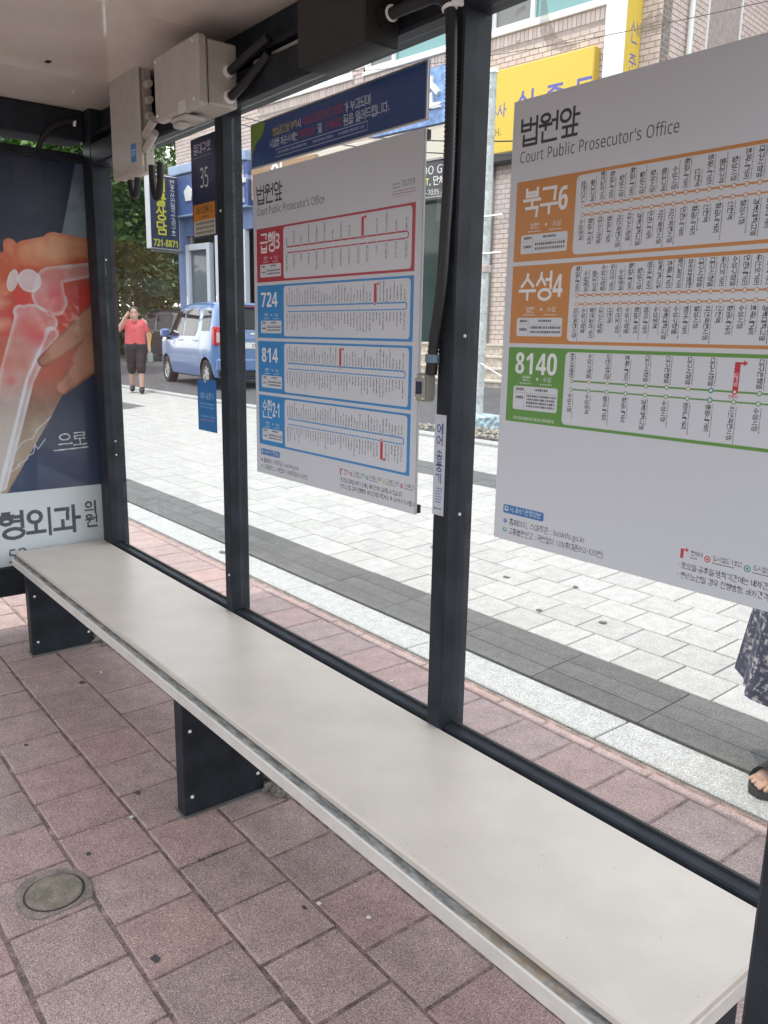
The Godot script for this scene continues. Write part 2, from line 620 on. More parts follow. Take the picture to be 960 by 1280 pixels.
func seen(p: Vector3) -> float:                                  # rank: things in front of the lens by distance, others after them
	var d := p - Vector3(0, 1.333, 0)
	var dep := d.dot(Vector3(-.7616, -.2128, -.6122))
	var side := absf(d.dot(Vector3(.6234, .0178, -.7817)))
	var up := absf(d.dot(Vector3(-.1772, .977, -.119)))
	if dep < .1 or side > dep * .52 or up > dep * .68:
		return 1000.0 + d.length()
	return d.length()

func ground() -> void:
	var earth := grained("earth", lin(.10, .095, .09), .3, .4, 3.0, .95)
	var g := sheet("ground", -300, 300, 300, -300, -.35, -.35, earth)
	g.name = "ground"
	var asphalt := grained("asphalt", lin(.075, .075, .078), .55, .25, 1.3, .9, 512, .03)
	sheet("road", -80, 60, 12, 2.02, -.13, -.13, asphalt)
	sheet("far_footway", -80, 60, 40, 12, .0, .0, grained("far_footway", lin(.3, .29, .27), .3, .3, 2.0, .9))
	var lot := MB.new()
	lot.quad(Vector3(-90, .2, -6.42), Vector3(40, .2, -6.42), Vector3(40, .4, -13.25), Vector3(-90, .4, -13.25))
	lot.quad(Vector3(-90, .4, -13.25), Vector3(40, .4, -13.25), Vector3(40, .4, -60), Vector3(-90, .4, -60))
	structure(part(self, "asphalt_lot", lot, asphalt))
	# --- reddish square pavers inside and just behind the shelter
	var joint := grained("joint_sand", lin(.20, .145, .128), .5, .6, .4, .95)
	var pink := Node3D.new()
	pink.name = "red_pavement"
	add_child(pink)
	structure(pink)
	var bed := MB.new()
	bed.quad(Vector3(-14, -.0042, 1.86), Vector3(8, -.0042, 1.86), Vector3(8, -.0042, -2.162), Vector3(-14, -.0042, -2.162))
	structure(part(pink, "joint_bed", bed, joint))
	var base := grained("red_paver", lin(.355, .262, .243), .42, .14, .62, .88, 512, .05, .06)
	var pm := [base, tinted("red_paver_dull", base, Color(.975, .97, .975)), tinted("red_paver_warm", base, Color(1.0, .97, .965)), tinted("red_paver_dark", base, Color(.945, .945, .95)), tinted("red_paver_pale", base, Color(1.0, 1.0, 1.0))]
	var pc := [Color(1, 1, 1), Color(.85, .85, .88), Color(1, .92, .91), Color(.76, .77, .79)]
	var P := .2045
	var meshes := [paver_mesh(P - .007, P - .007, .0045), paver_mesh(.206, .233, .004), paver_mesh(.206, .042, .003), paver_mesh(P - .008, P - .0085, .006)]
	var list := []
	var row := 0
	for i in range(-9, 5):                                       # rows inside, joint lines along the bench
		var zc := -.540 - P * (i + .5)
		if zc < -1.37 or zc > 1.8:
			continue
		var sh := P * .5 if posmod(i, 2) == 1 else 0.0
		for j in range(-64, 34):
			var p := Vector3(-1.635 + sh + P * (j + .5), rng.randf_range(-.0022, .0008), zc + rng.randf_range(-.0015, .0015))
			if Vector2(p.x + 1.828, p.z + .468).length() < .12 and p.distance_to(Vector3(-1.735, 0, -.44)) < .5:
				pass
			list.append([p, rng.randf_range(-.006, .006), rng.randf_range(-.006, .006), 0 if rng.randf() < .7 else 3, seen(p)])
	var zz := -1.365
	for i in 3:
		var zc := zz - .242 * (i + .5)
		for j in range(-58, 38):
			var p := Vector3(-1.555 + (.1075 if i % 2 == 0 else 0.0) + .215 * j, rng.randf_range(-.002, .001), zc)
			list.append([p, rng.randf_range(-.005, .005), rng.randf_range(-.005, .005), 1, seen(p)])
	for j in range(-58, 38):
		var p := Vector3(-1.6 + .215 * j, rng.randf_range(-.003, .001), -2.117)
		list.append([p, 0.0, rng.randf_range(-.01, .01), 2, seen(p)])
	# the drain cap takes the place of part of two pavers
	lay(pink, list, meshes, pm, pc, "paver", "paver_field", 296)
	# --- granite edging, dark band, white pavers
	var slope := atan(.2 / 4.08)
	var gran := grained("granite", lin(.38, .385, .375), .28, .12, .5, .7, 256, .03, .10)
	var edge := Node3D.new()
	edge.name = "granite_edging"
	add_child(edge)
	structure(edge)
	for i in range(-14, 8):
		var st := MB.new()
		st.box(Vector3(-.4965, -.08, -.098), Vector3(.4965, .002, .098), .004)
		part(edge, "edging_stone", st, gran, Vector3(-1.03 + i * 1.0, rng.randf_range(-.001, .001) + .001, -2.268))
	var dark := Node3D.new()
	dark.name = "dark_paving_band"
	add_child(dark)
	structure(dark)
	var db := MB.new()
	db.quad(Vector3(-40, lift(-2.36) - .01, -2.36), Vector3(12, lift(-2.36) - .01, -2.36), Vector3(12, lift(-2.72) - .01, -2.72), Vector3(-40, lift(-2.72) - .01, -2.72))
	structure(part(dark, "joint_bed", db, grained("dark_joint", lin(.05, .05, .05), .4, .4, .5, .95)))
	var dbase := grained("dark_paver", lin(.095, .095, .095), .75, .15, .5, .85, 512, .10, .08)
	list = []
	for i in 3:
		for j in range(-70, 22):
			var zc := -2.372 - .1125 * (i + .5)
			var p := Vector3(-1.25 + j * .495, lift(zc) + rng.randf_range(-.0008, .0008), zc)
			list.append([p, slope, 0.0, 0, seen(p)])
	lay(dark, list, [paver_mesh(.4915, .1105, .0018)], [dbase, tinted("dark_paver_b", dbase, Color(.92, .92, .92)), tinted("dark_paver_c", dbase, Color(.97, .96, .95))], [Color(1, 1, 1), Color(.9, .9, .9)], "dark_paver", "dark_paver_field", 120)
	var white := Node3D.new()
	white.name = "white_pavement"
	add_child(white)
	structure(white)
	var wb := MB.new()
	wb.quad(Vector3(-60, lift(-2.71) - .009, -2.71), Vector3(30, lift(-2.71) - .009, -2.71), Vector3(30, lift(-6.25) - .009, -6.25), Vector3(-60, lift(-6.25) - .009, -6.25))
	structure(part(white, "joint_bed", wb, grained("white_joint", lin(.17, .165, .155), .4, .4, .6, .95)))
	var wbase := grained("white_paver", lin(.375, .372, .358), .34, .10, .55, .85, 512, .02, .06)
	list = []
	var far_dark := []
	for i in 17:
		var zc := -2.715 - .207 * (i + .5)
		for j in range(-150, 40):
			var p := Vector3(-1.872 + (.113 if i % 2 == 0 else 0.0) + j * .2265, lift(zc) + rng.randf_range(-.0018, .0012), zc)
			if (i == 10 or i == 11) and (p.x > -6.2 or p.x < -12.6):
				far_dark.append([p, slope, 0.0, 0, seen(p)])
				continue
			list.append([p, slope + rng.randf_range(-.004, .004), rng.randf_range(-.003, .003), 0, seen(p)])
	lay(white, far_dark, [paver_mesh(.2205, .2015, .003)], [dbase], [Color(1, 1, 1), Color(.93, .93, .93)], "grey_paver", "grey_paver_field", 60)
	lay(white, list, [paver_mesh(.2205, .2015, .003)], [wbase, tinted("white_paver_b", wbase, Color(.975, .975, .97)), tinted("white_paver_c", wbase, Color(.99, .985, .975)), tinted("white_paver_d", wbase, Color(.955, .955, .955)), wbase], [Color(1, 1, 1), Color(.95, .95, .945), Color(.98, .97, .96)], "white_paver", "white_paver_field", 298)
	# far kerb of the footway and near kerb of the road
	var kerb := Node3D.new()
	kerb.name = "granite_kerb"
	add_child(kerb)
	structure(kerb)
	var ks := bx(Vector3(-.497, -.12, -.08), Vector3(.497, .035, .08), .01).mesh()
	for i in range(-30, 6):
		part(kerb, "kerb_stone", ks, gran, Vector3(i * 1.0 + .2, .2, -6.33))
	var rk := bx(Vector3(-.497, -.25, -.075), Vector3(.497, .002, .075), .012).mesh()
	for i in range(-12, 12):
		part(kerb, "kerb_stone", rk, gran, Vector3(i * 1.0 + .1, 0, 1.94))

func litter() -> void:
	# round drain cap with its mortar collar, gum spots, chips of paper, moss in a joint
	var t := thing("drain_cap", "round grey concrete drain cap set in mortar among red pavers", "drain cap", Vector3(-1.828, 0, -.468))
	var conc := grained("old_concrete", lin(.19, .175, .15), .45, .6, .22, .95, 256, .03, .05)
	var col := MB.new()
	var pts := PackedVector2Array()
	for q in [[-.105, -.045], [-.07, -.085], [.0, -.095], [.06, -.085], [.088, -.06], [.09, .03], [.075, .08], [.02, .092], [-.05, .085], [-.085, .06], [-.112, .01]]:
		pts.append(Vector2(q[0], q[1]) * Vector2(.86, .9))
	col.prism(pts, -.01, .004, Transform3D(Basis(Vector3.RIGHT, -PI / 2), Vector3.ZERO))
	part(t, "mortar_collar", col, grained("mortar", lin(.215, .18, .16), .3, .35, .35, .95))
	var cap := MB.new()
	var pr := []
	var prof := [[0.0, .0105], [.05, .0108], [.062, .0095], [.0655, .004], [.066, .0]]
	for i in 4:
		for k in 40:
			var a := TAU * k / 40
			var b := TAU * (k + 1) / 40
			var p: Array = prof[i]
			var q: Array = prof[i + 1]
			cap.quad(Vector3(cos(a) * q[0], q[1], sin(a) * q[0]), Vector3(cos(a) * p[0], p[1], sin(a) * p[0]), Vector3(cos(b) * p[0], p[1], sin(b) * p[0]), Vector3(cos(b) * q[0], q[1], sin(b) * q[0]))
	var ring := MB.new()
	for k in 40:
		var a := TAU * k / 40
		var b := TAU * (k + 1) / 40
		ring.quad(Vector3(cos(a) * .0705, .0046, sin(a) * .0705), Vector3(cos(a) * .064, .0046, sin(a) * .064), Vector3(cos(b) * .064, .0046, sin(b) * .064), Vector3(cos(b) * .0705, .0046, sin(b) * .0705))
	part(t, "dirt_ring", ring, mat("dirt", lin(.05, .042, .035), .95))
	part(t, "cap", cap, grained("cap_stone", lin(.20, .178, .14), .25, .4, .3, .95, 256, .02, .03))
	var gum := mat("gum", lin(.07, .064, .064), .9)
	var k := 0
	for q in [[-1.48, -.575, .013], [-2.13, -.80, .011], [-1.93, -.585, .009], [-3.0, -.93, .016], [-2.62, -.62, .009], [-1.42, -.92, .008]]:
		k += 1
		var m := MB.new()
		var op := PackedVector2Array()
		for i in 11:
			var a := TAU * i / 11
			op.append(Vector2(cos(a), sin(a) * .75) * q[2] * rng.randf_range(.65, 1.2))
		m.prism(op, 0, .0012, Transform3D(Basis(Vector3.RIGHT, -PI / 2), Vector3.ZERO))
		var o := part(self, "gum_spot" if k == 1 else "gum_spot_%03d" % (k - 1), m, gum, Vector3(q[0], .0006, q[1]))
		tag(o, ["largest dark gum spot, on a red paver right of the drain cap", "dark gum spot behind the drain cap, left of the middle bench leg", "small dark gum spot just above the drain cap", "dark gum spot under the far end of the bench", "small dark gum spot near the left edge of the picture", "tiny dark gum spot under the bench, right of its middle leg"][k - 1], "gum", "gum spots on the red pavers")
	k = 0
	for q in [[-2.9, -3.2, .022], [-2.55, -3.35, .018], [-2.15, -3.05, .024], [-2.45, -2.95, .02], [-3.6, -3.3, .03], [-4.4, -2.26, .03], [-3.3, -3.75, .02]]:
		k += 1
		var m := MB.new()
		var op := PackedVector2Array()
		for i in 9:
			var a := TAU * i / 9
			op.append(Vector2(cos(a), sin(a) * .7) * q[2] * rng.randf_range(.6, 1.2))
		m.prism(op, 0, .0012, Transform3D(Basis(Vector3.RIGHT, -PI / 2), Vector3.ZERO))
		var o := part(self, "gum_stain" if k == 1 else "gum_stain_%03d" % (k - 1), m, mat("gum_grey", lin(.11, .105, .1), .9), Vector3(q[0], lift(q[1]) + .004, q[1]))
		tag(o, ["grey gum stain on white paving, left of the pair below the right map", "grey gum stain on white paving, farther of the pair below the right map", "grey gum stain nearest the dark band, below the right map", "grey gum stain on white paving, between the others and the third post", "grey gum stain on white paving below the left map", "grey gum stain on the granite edging left of the third post", "grey gum stain on white paving beside the white post label"][k - 1], "gum", "gum stains on the pale paving")
	k = 0
	for q in [[-1.41, -.955, .3], [-1.02, -.72, 1.1], [-2.02, -.735, 2.0], [-1.3, -1.02, .7], [-3.05, -1.02, .2], [-2.3, -1.9, .9]]:
		k += 1
		var m := MB.new()
		m.prism(PackedVector2Array([Vector2(-.006, -.003), Vector2(.004, -.005), Vector2(.007, .002), Vector2(-.002, .005)]), 0, .0022, Transform3D(Basis(Vector3.RIGHT, -PI / 2) * Basis(Vector3.BACK, q[2]), Vector3.ZERO))
		var o := part(self, "paper_scrap" if k == 1 else "paper_scrap_%03d" % (k - 1), m, mat("paper", lin(.7, .69, .66), .9), Vector3(q[0], .002, q[1]))
		tag(o, ["white paper scrap in a joint under the bench, left of centre", "white paper scrap nearest the bottom edge of the picture", "white paper scrap left of the middle bench leg", "white paper scrap deepest under the bench", "white paper scrap by the far bench leg", "white paper scrap outside the glass on the red pavers"][k - 1], "litter", "white scraps on the red pavers")
	var mo := MB.new()
	for i in 90:
		var p := Vector3(-1.735 + rng.randfn(0, .006), -.004, -.845 + rng.randf_range(-.045, .045))
		var hgt := rng.randf_range(.004, .011)
		var d := Vector3(rng.randf_range(-.006, .006), hgt, rng.randf_range(-.006, .006))
		mo.tri(p, p + Vector3(.003, 0, .001), p + d)
	var mm := part(self, "joint_moss", mo, mat("moss", lin(.075, .10, .03), .95))
	tag(mm, "thin line of green moss in a joint by the bench leg", "moss")
	mm.set_meta("kind", "stuff")
	# crumbled mortar heaped behind the legs
	k = 0
	for q in [Vector3(-1.95, 0, -1.17), Vector3(-3.41, 0, -1.16)]:
		var m := MB.new()
		for i in 46:
			var s := rng.randf_range(.006, .02)
			var o := Vector3(rng.randfn(0, .035) + .015, s * .3, rng.randfn(0, .028))
			var b := Basis.from_euler(Vector3(rng.randf() * 3, rng.randf() * 3, rng.randf() * 3))
			m.col = Color.WHITE
			m.box(Vector3(-s, -s * .6, -s * .8), Vector3(s, s * .6, s * .8), s * .25, Transform3D(b, o))
		var o := part(self, "mortar_rubble" if k == 0 else "mortar_rubble_001", m, conc, q)
		tag(o, ["heap of crumbled mortar behind the middle bench leg", "heap of crumbled mortar behind the far bench leg"][k], "rubble")
		o.set_meta("kind", "stuff")
		k += 1

# ------------------------------------------------------------------ the shelter
func steel() -> StandardMaterial3D:
	var m := mat("slate_paint", Color.WHITE, .5)
	m.metallic_specular = .3
	if m.albedo_texture == null:
		m.albedo_texture = grain(256, lin(.023, .0275, .035), .10, .35, 71)
		m.uv1_triplanar = true
		m.uv1_world_triplanar = true
		m.uv1_scale = Vector3.ONE / .7
	return m

func screws(parent: Node3D, spots: Array, out: Vector3, r := .0055) -> void:
	var m := MB.new()
	m.tube(PackedVector3Array([Vector3.ZERO, out * .002, out * .0035]), [r, r * .95, r * .5], 10)
	var me := m.mesh()
	for p in spots:
		part(parent, "screw", me, mat("zinc", lin(.55, .55, .54), .35, .9), p)

func shelter() -> void:
	var t := thing("bus_shelter", "bus shelter with slate grey steel frame, glass back wall and cream ceiling", "bus shelter")
	var st := steel()
	# posts of the glass wall: front face at z -1.25
	for q in [[-3.58, -3.49, -1.332, 2.2], [-2.418, -2.371, -1.32, 2.0], [-1.375, -1.326, -1.334, 2.0], [-.33, -.28, -1.32, 2.2]]:
		part(t, "post", bx(Vector3(q[0], -.02, q[2]), Vector3(q[1], q[3], -1.25), .004), st)
	part(t, "post", bx(Vector3(-.33, -.02, -.84), Vector3(-.27, 2.2, -.7705), .004), st)
	part(t, "post", bx(Vector3(-3.8, -.02, .33), Vector3(-3.72, 2.2, .41), .004), st)
	part(t, "post", bx(Vector3(-.33, -.02, .33), Vector3(-.25, 2.2, .41), .004), st)
	# rails along the foot of the glass
	for q in [[-3.49, -2.418], [-2.371, -1.375], [-1.327, -.33]]:
		part(t, "bottom_rail", bx(Vector3(q[0] + .0005, .33, -1.312), Vector3(q[1] - .0005, .405, -1.262), .004), st)
		var gl := part(t, "glass_pane", bx(Vector3(q[0] + .001, .406, -1.291), Vector3(q[1] - .001, 1.983, -1.283)), glass())
		# rubber seals that hold the pane
		part(gl, "seal", bx(Vector3(q[0] + .0008, .4052, -1.297), Vector3(q[1] - .0008, .412, -1.2912)), mat("rubber", lin(.012, .012, .013), .6))
		part(gl, "seal", bx(Vector3(q[1] - .0095, .4125, -1.2965), Vector3(q[1] - .0005, 1.982, -1.2915)), mat("rubber"))
	# back beam: square tube, ledge, upper fascia
	part(t, "back_beam", bx(Vector3(-3.49, 1.985, -1.33), Vector3(-.33, 2.068, -1.2505), .006), st)
	part(t, "beam_fascia", bx(Vector3(-3.4895, 2.0685, -1.34), Vector3(-.3305, 2.1995, -1.302), .003), st)
	part(t, "beam_ledge", bx(Vector3(-3.489, 2.098, -1.3015), Vector3(-.331, 2.112, -1.262), .003), st)
	part(t, "lamp_rail", bx(Vector3(-2.2, 2.0705, -1.295), Vector3(-1.82, 2.084, -1.262), .003), mat("aluminium", lin(.5, .5, .5), .35, .85))
	# end beam over the advertising case
	part(t, "end_beam", bx(Vector3(-3.7, 2.082, -1.2495), Vector3(-3.55, 2.1995, .329), .005), st)
	part(t, "end_beam", bx(Vector3(-.32, 2.09, -1.2495), Vector3(-.25, 2.1995, .329), .005), st)
	part(t, "front_beam", bx(Vector3(-3.72, 2.07, .335), Vector3(-.33, 2.1995, .405), .005), st)
	screws(t, [Vector3(-2.386, .53, -1.2495), Vector3(-2.386, 1.7, -1.2495)], Vector3.BACK, .004)
	screws(t, [Vector3(-1.3265, .93, -1.29), Vector3(-1.3265, 1.335, -1.285), Vector3(-3.4895, .86, -1.29), Vector3(-3.4895, .80, -1.29), Vector3(-3.4895, 1.62, -1.29)], Vector3.RIGHT, .004)
	# roof: cream ceiling sheets, core and dark edge
	var ceil_m := mat("ceiling_paint", Color.WHITE, .07)
	ceil_m.albedo_texture = grain(512, lin(.86, .785, .69), .015, .05, 12)
	ceil_m.metallic_specular = .9
	ceil_m.uv1_triplanar = true
	ceil_m.uv1_world_triplanar = true
	ceil_m.uv1_scale = Vector3.ONE / 1.6
	var roof := part(t, "roof", bx(Vector3(-3.86, 2.213, -1.46), Vector3(-.12, 2.30, .62), .012), st)
	part(roof, "ceiling_panel", bx(Vector3(-3.8, 2.2, -1.4), Vector3(-2.392, 2.2125, .58), .002), ceil_m)
	part(roof, "ceiling_panel", bx(Vector3(-2.39, 2.2, -1.4), Vector3(-.2, 2.2125, .58), .002), ceil_m)
	part(roof, "ceiling_vent", bx(Vector3(-3.02, 2.198, -.96), Vector3(-2.99, 2.2, -.945)), mat("rubber"))
	# old glue marks left on the pane beside the yellow sign
	var glue := mat("glue_residue", Color(lin(.62, .58, .52), .42), .8)
	glue.transparency = BaseMaterial3D.TRANSPARENCY_ALPHA
	for q in [[[-1.145, 1.955], [-1.14, 1.91], [-1.118, 1.875], [-1.085, 1.86], [-1.06, 1.857]], [[-.83, 1.875], [-.80, 1.895], [-.77, 1.875]], [[-.93, 1.845], [-.9, 1.855], [-.87, 1.84]], [[-1.215, 1.95], [-1.19, 1.955]], [[-1.205, 1.9], [-1.205, 1.893]]]:
		var m := MB.new()
		var pa := PackedVector2Array()
		for p in q:
			pa.append(Vector2(p[0], p[1]))
		var wide: Array = [.006, .013, .012, .008, .003] if pa.size() == 5 else [.008, .018, .007]
		for i in pa.size() - 1:
			var d := (pa[i + 1] - pa[i]).normalized().orthogonal()
			var w0: float = wide[i] if pa.size() > 2 else .006
			var w1: float = wide[i + 1] if pa.size() > 2 else .004
			var a := pa[i] - d * w0
			var b := pa[i] + d * w0
			var c2 := pa[i + 1] + d * w1
			var e := pa[i + 1] - d * w1
			m.quad(Vector3(a.x, a.y, -1.2825), Vector3(b.x, b.y, -1.2825), Vector3(c2.x, c2.y, -1.2825), Vector3(e.x, e.y, -1.2825))
		part(t.get_node("glass_pane3") if t.has_node("glass_pane3") else t, "glue_mark", m, glue)

func glass() -> StandardMaterial3D:
	var m := mat("pane_glass", Color(.7, .75, .75, .012), .02)
	m.metallic_specular = .3
	m.transparency = BaseMaterial3D.TRANSPARENCY_ALPHA
	return m

# ------------------------------------------------------------------ bench
func bench() -> void:
	var t := thing("bench", "long cream bench on slate grey box legs beside the glass wall", "bench")
	var x0 := -3.6
	var x1 := -.474
	var top := mat("bench_slab", Color.WHITE, .34)
	top.albedo_texture = grain(512, lin(.56, .505, .445), .02, .05, 33, 0.0, .00012)
	top.uv1_triplanar = true
	top.uv1_world_triplanar = true
	top.uv1_scale = Vector3.ONE / .9
	part(t, "seat", bx(Vector3(x0, .3805, -1.254), Vector3(x1, .4, -.8715), .0045), top)
	# painted steel tray the slab lies in; its ledge collects dust, rust at the near end
	var white := mat("tray_paint", Color.WHITE, .4)
	white.albedo_texture = grain(256, lin(.60, .575, .535), .02, .08, 34)
	white.uv1_triplanar = true
	white.uv1_world_triplanar = true
	white.uv1_scale = Vector3.ONE / .5
	part(t, "seat_tray", bx(Vector3(x0 + .004, .342, -1.25), Vector3(x1 - .002, .3765, -.8535), .003), white)
	part(t, "seat_core", bx(Vector3(x0 + .015, .3768, -1.245), Vector3(x1 - .012, .3802, -.884)), mat("gap_rubber", lin(.02, .02, .02), .9))
	var pad := Pad.new(2048, 16, Color(0, 0, 0))
	var nz := FastNoiseLite.new()
	nz.seed = 3
	nz.frequency = .02
	var nf := FastNoiseLite.new()
	nf.seed = 8
	nf.frequency = .09
	for y in 16:
		for x in 2048:
			var d := clampf(.45 + nz.get_noise_2d(x, y * 4) * .9 + nf.get_noise_2d(x, y * 2) * .45 + (y - 10.0) * -.05, 0, 1)
			var c := lin(.42, .42, .41).lerp(lin(.10, .10, .10), d * .7)
			var rust := clampf((x - 1795.0) / 60.0, 0, 1) * clampf((1985.0 - x) / 40.0, 0, 1) * clampf(.75 + nf.get_noise_2d(x * .5, y + 70) * 1.2, 0, 1)
			c = c.lerp(lin(.36, .24, .14), rust * .6)
			pad.img.set_pixel(x, y, c)
	var dirt := MB.new()
	dirt.quad(Vector3(x0 + .01, .3771, -.8565), Vector3(x1 - .01, .3771, -.8565), Vector3(x1 - .01, .3771, -.884), Vector3(x0 + .01, .3771, -.884))
	part(t, "dusty_ledge", dirt, printed("ledge_dust", pad.tex(), .95))
	var st := steel()
	for x in [-3.436, -1.983, -.532]:
		var leg := part(t, "leg", bx(Vector3(x, -.01, -1.112), Vector3(x + .05, .3415, -.857), .003), st)
		screws(leg, [Vector3(x + .05, .255, -.88), Vector3(x + .05, .055, -.88), Vector3(x + .05, .055, -1.09), Vector3(x + .05, .255, -1.09)], Vector3.RIGHT)
		part(leg, "foot_plate", bx(Vector3(x - .012, -.012, -1.12), Vector3(x + .062, .0012, -.85), .0005), mat("zinc_dull", lin(.18, .175, .165), .7, .3))

# ------------------------------------------------------------------ advertising case
func smooth(a: float, b: float, x: float) -> float:
	var q := clampf((x - a) / (b - a), 0, 1)
	return q * q * (3 - 2 * q)

func seg_d(p: Vector2, a: Vector2, b: Vector2) -> float:
	var t := clampf((p - a).dot(b - a) / (b - a).length_squared(), 0, 1)
	return p.distance_to(a + (b - a) * t)

func taper_d(p: Vector2, a: Vector2, b: Vector2, ra: float, rb: float) -> float:
	var t := clampf((p - a).dot(b - a) / (b - a).length_squared(), 0, 1)
	return p.distance_to(a + (b - a) * t) - lerpf(ra, rb, t)

func ad_print() -> ImageTexture:
	# the printed sheet: z -1.265 (right edge) to z -.12 (left), y .33 to 2.01; an X-ray of a sore knee held by two hands
	var W := 520
	var H := 764
	var pad := Pad.new(W, H, Color(.1, .14, .22))
	var sx := 1.145 / W
	var nz := FastNoiseLite.new()
	nz.seed = 4
	nz.frequency = 5.0
	nz.fractal_octaves = 4
	var navy := lin(.022, .030, .065)
	var bone := lin(.66, .69, .77)
	for j in H:
		var y := 2.01 - (j + .5) / H * 1.68
		for i in W:
			var z := -.12 - (i + .5) * sx                         # -.12 .. -1.265
			var q := Vector2(-z, y)                                 # x grows to the right of the sheet
			var nn := nz.get_noise_2d(q.x * 1.0, q.y * 1.0)
			var c := navy.lerp(lin(.035, .06, .125), clampf((1.25 - y) * 1.4, 0, 1) + nn * .15)
			if y > 1.6 and q.x > 1.168 + (y - 1.754) * .257:
				c = lin(.30, .40, .48).lerp(lin(.14, .20, .29), clampf(.45 + nn * 1.3, 0, 1))
			# calf and knee
			var edge := 1.27
			if y < .952:
				edge = lerpf(.876, 1.059, (y - .666) / .286)
			elif y < 1.36:
				edge = lerpf(1.059, 1.29, (y - .952) / .40)
			if y < 1.62 and q.x < edge and q.x > .60 + (y - .66) * .32:
				c = lin(.36, .29, .22).lerp(lin(.20, .11, .075), clampf(smooth(.85, 1.1, y) * .75 + nn * .8, 0, 1))
				c = c.lerp(lin(.50, .10, .055), smooth(.98, 1.18, y) * .85)
			var red_d := taper_d(q, Vector2(1.17, 1.43), Vector2(1.30, 1.44), .085, .09)
			c = c.lerp(lin(.48, .035, .03), smooth(.02, -.03, red_d) * .9)
			if y > 1.30 and y < 1.66 and q.x < 1.27:
				c = c.lerp(lin(.60, .05, .035), smooth(.30, .10, q.distance_to(Vector2(1.07, 1.42))) * .85)
			# hand above the knee
			var hd := minf(taper_d(q, Vector2(1.02, 1.625), Vector2(1.16, 1.655), .062, .07), taper_d(q, Vector2(1.13, 1.67), Vector2(1.29, 1.665), .058, .045))
			hd = minf(hd, taper_d(q, Vector2(.952, 1.662), Vector2(.962, 1.585), .027, .035))
			hd = minf(hd, taper_d(q, Vector2(.93, 1.60), Vector2(.905, 1.45), .035, .04))
			if hd < 0:
				c = lin(.70, .36, .20).lerp(lin(.52, .09, .035), clampf(smooth(-.03, .0, hd) * .35 + smooth(1.66, 1.58, y) * .75 + nn * .55, 0, 1))
			# finger tips at the left
			for f in [[.84, 1.43, .93, 1.437], [.84, 1.345, .925, 1.352]]:
				var fd := taper_d(q, Vector2(f[0], f[1]), Vector2(f[2], f[3]), .034, .026)
				if fd < 0:
					c = lin(.64, .30, .20).lerp(lin(.5, .08, .05), clampf(smooth(-.03, 0, fd) * .5 + smooth(.88, .95, q.x) * .6, 0, 1))
			# bones: dense rims, thinner middles
			var bd := minf(taper_d(q, Vector2(1.30, 1.592), Vector2(1.10, 1.55), .028, .038), taper_d(q, Vector2(1.10, 1.53), Vector2(1.09, 1.47), .055, .068))
			bd = minf(bd, taper_d(q, Vector2(1.125, 1.45), Vector2(1.118, 1.43), .042, .04))
			var tb := minf(taper_d(q, Vector2(.975, 1.40), Vector2(1.085, 1.362), .03, .036), taper_d(q, Vector2(1.02, 1.36), Vector2(.935, 1.16), .075, .058))
			tb = minf(tb, taper_d(q, Vector2(.935, 1.16), Vector2(.79, .62), .058, .04))
			var fb := minf(taper_d(q, Vector2(1.092, 1.315), Vector2(1.085, 1.30), .03, .027), taper_d(q, Vector2(1.078, 1.29), Vector2(.99, 1.12), .02, .017))
			fb = minf(fb, taper_d(q, Vector2(.99, 1.12), Vector2(.85, .68), .017, .017))
			for d in [bd, tb, fb]:
				if d < .003:
					var k := smooth(.003, -.003, d) * (.44 + .34 * smooth(-.02, -.001, d))
					c = c.lerp(bone, clampf(k + nn * .35, 0, 1))
			c = c.lerp(lin(.62, .05, .08), smooth(.055, .0, q.distance_to(Vector2(1.115, 1.475))) * .7 + smooth(.06, .0, q.distance_to(Vector2(1.03, 1.30))) * .6 + smooth(.03, 0, q.distance_to(Vector2(.915, 1.12))) * .5)
			var pt := q.distance_to(Vector2(1.018, 1.527)) - .046
			var ov := (Vector2((q.x - .952 - (q.y - 1.525) * .25) * 2.1, q.y - 1.525)).length() - .044
			for d in [pt, ov]:
				if d < .003:
					c = c.lerp(lin(.70, .70, .75), smooth(.003, -.003, d) * clampf(.78 + .2 * smooth(-.012, 0, d) + nn * .25, 0, 1))
			# hand below the knee
			var kd := minf(taper_d(q, Vector2(1.30, 1.40), Vector2(1.05, 1.20), .06, .024), taper_d(q, Vector2(1.32, 1.26), Vector2(1.12, 1.085), .07, .028))
			kd = minf(kd, taper_d(q, Vector2(1.28, 1.30), Vector2(1.22, 1.2), .05, .05))
			if kd < 0:
				c = lin(.50, .25, .16).lerp(lin(.20, .06, .04), clampf(smooth(-.016, 0, kd) * .6 + nn * .9, 0, 1))
			# white foot of the sheet
			if y < .652:
				c = lin(.60, .66, .68)
			pad.img.set_pixel(i, j, c)
	# lightning cracks of pain along the shin
	var px := func(a: float, b: float) -> Vector2: return Vector2((a - .12) / sx, (2.01 - b) / 1.68 * H)
	for run in [[.885, .80, 1.05, .96], [.88, .74, 1.03, .86], [.93, .9, .87, .72]]:
		var a := Vector2(run[0], run[1])
		for s in 9:
			var b := Vector2(run[0], run[1]).lerp(Vector2(run[2], run[3]), (s + 1) / 9.0) + Vector2(rng.randf_range(-.018, .018), rng.randf_range(-.018, .018))
			pad.line(px.call(a.x, a.y), px.call(b.x, b.y), 1.6, lin(.55, .58, .66))
			a = b
	# lettering
	var ink := lin(.055, .065, .085)
	var em: float = 57.0
	var p0: Vector2 = px.call(1.265, .62)
	pad.text("형외과", W - 205, p0.y + 22, 58, ink, .125, .95)
	pad.text("의", W - 37, p0.y + 18, 28, ink, .13, .95)
	pad.text("원", W - 37, p0.y + 46, 28, ink, .13, .95)
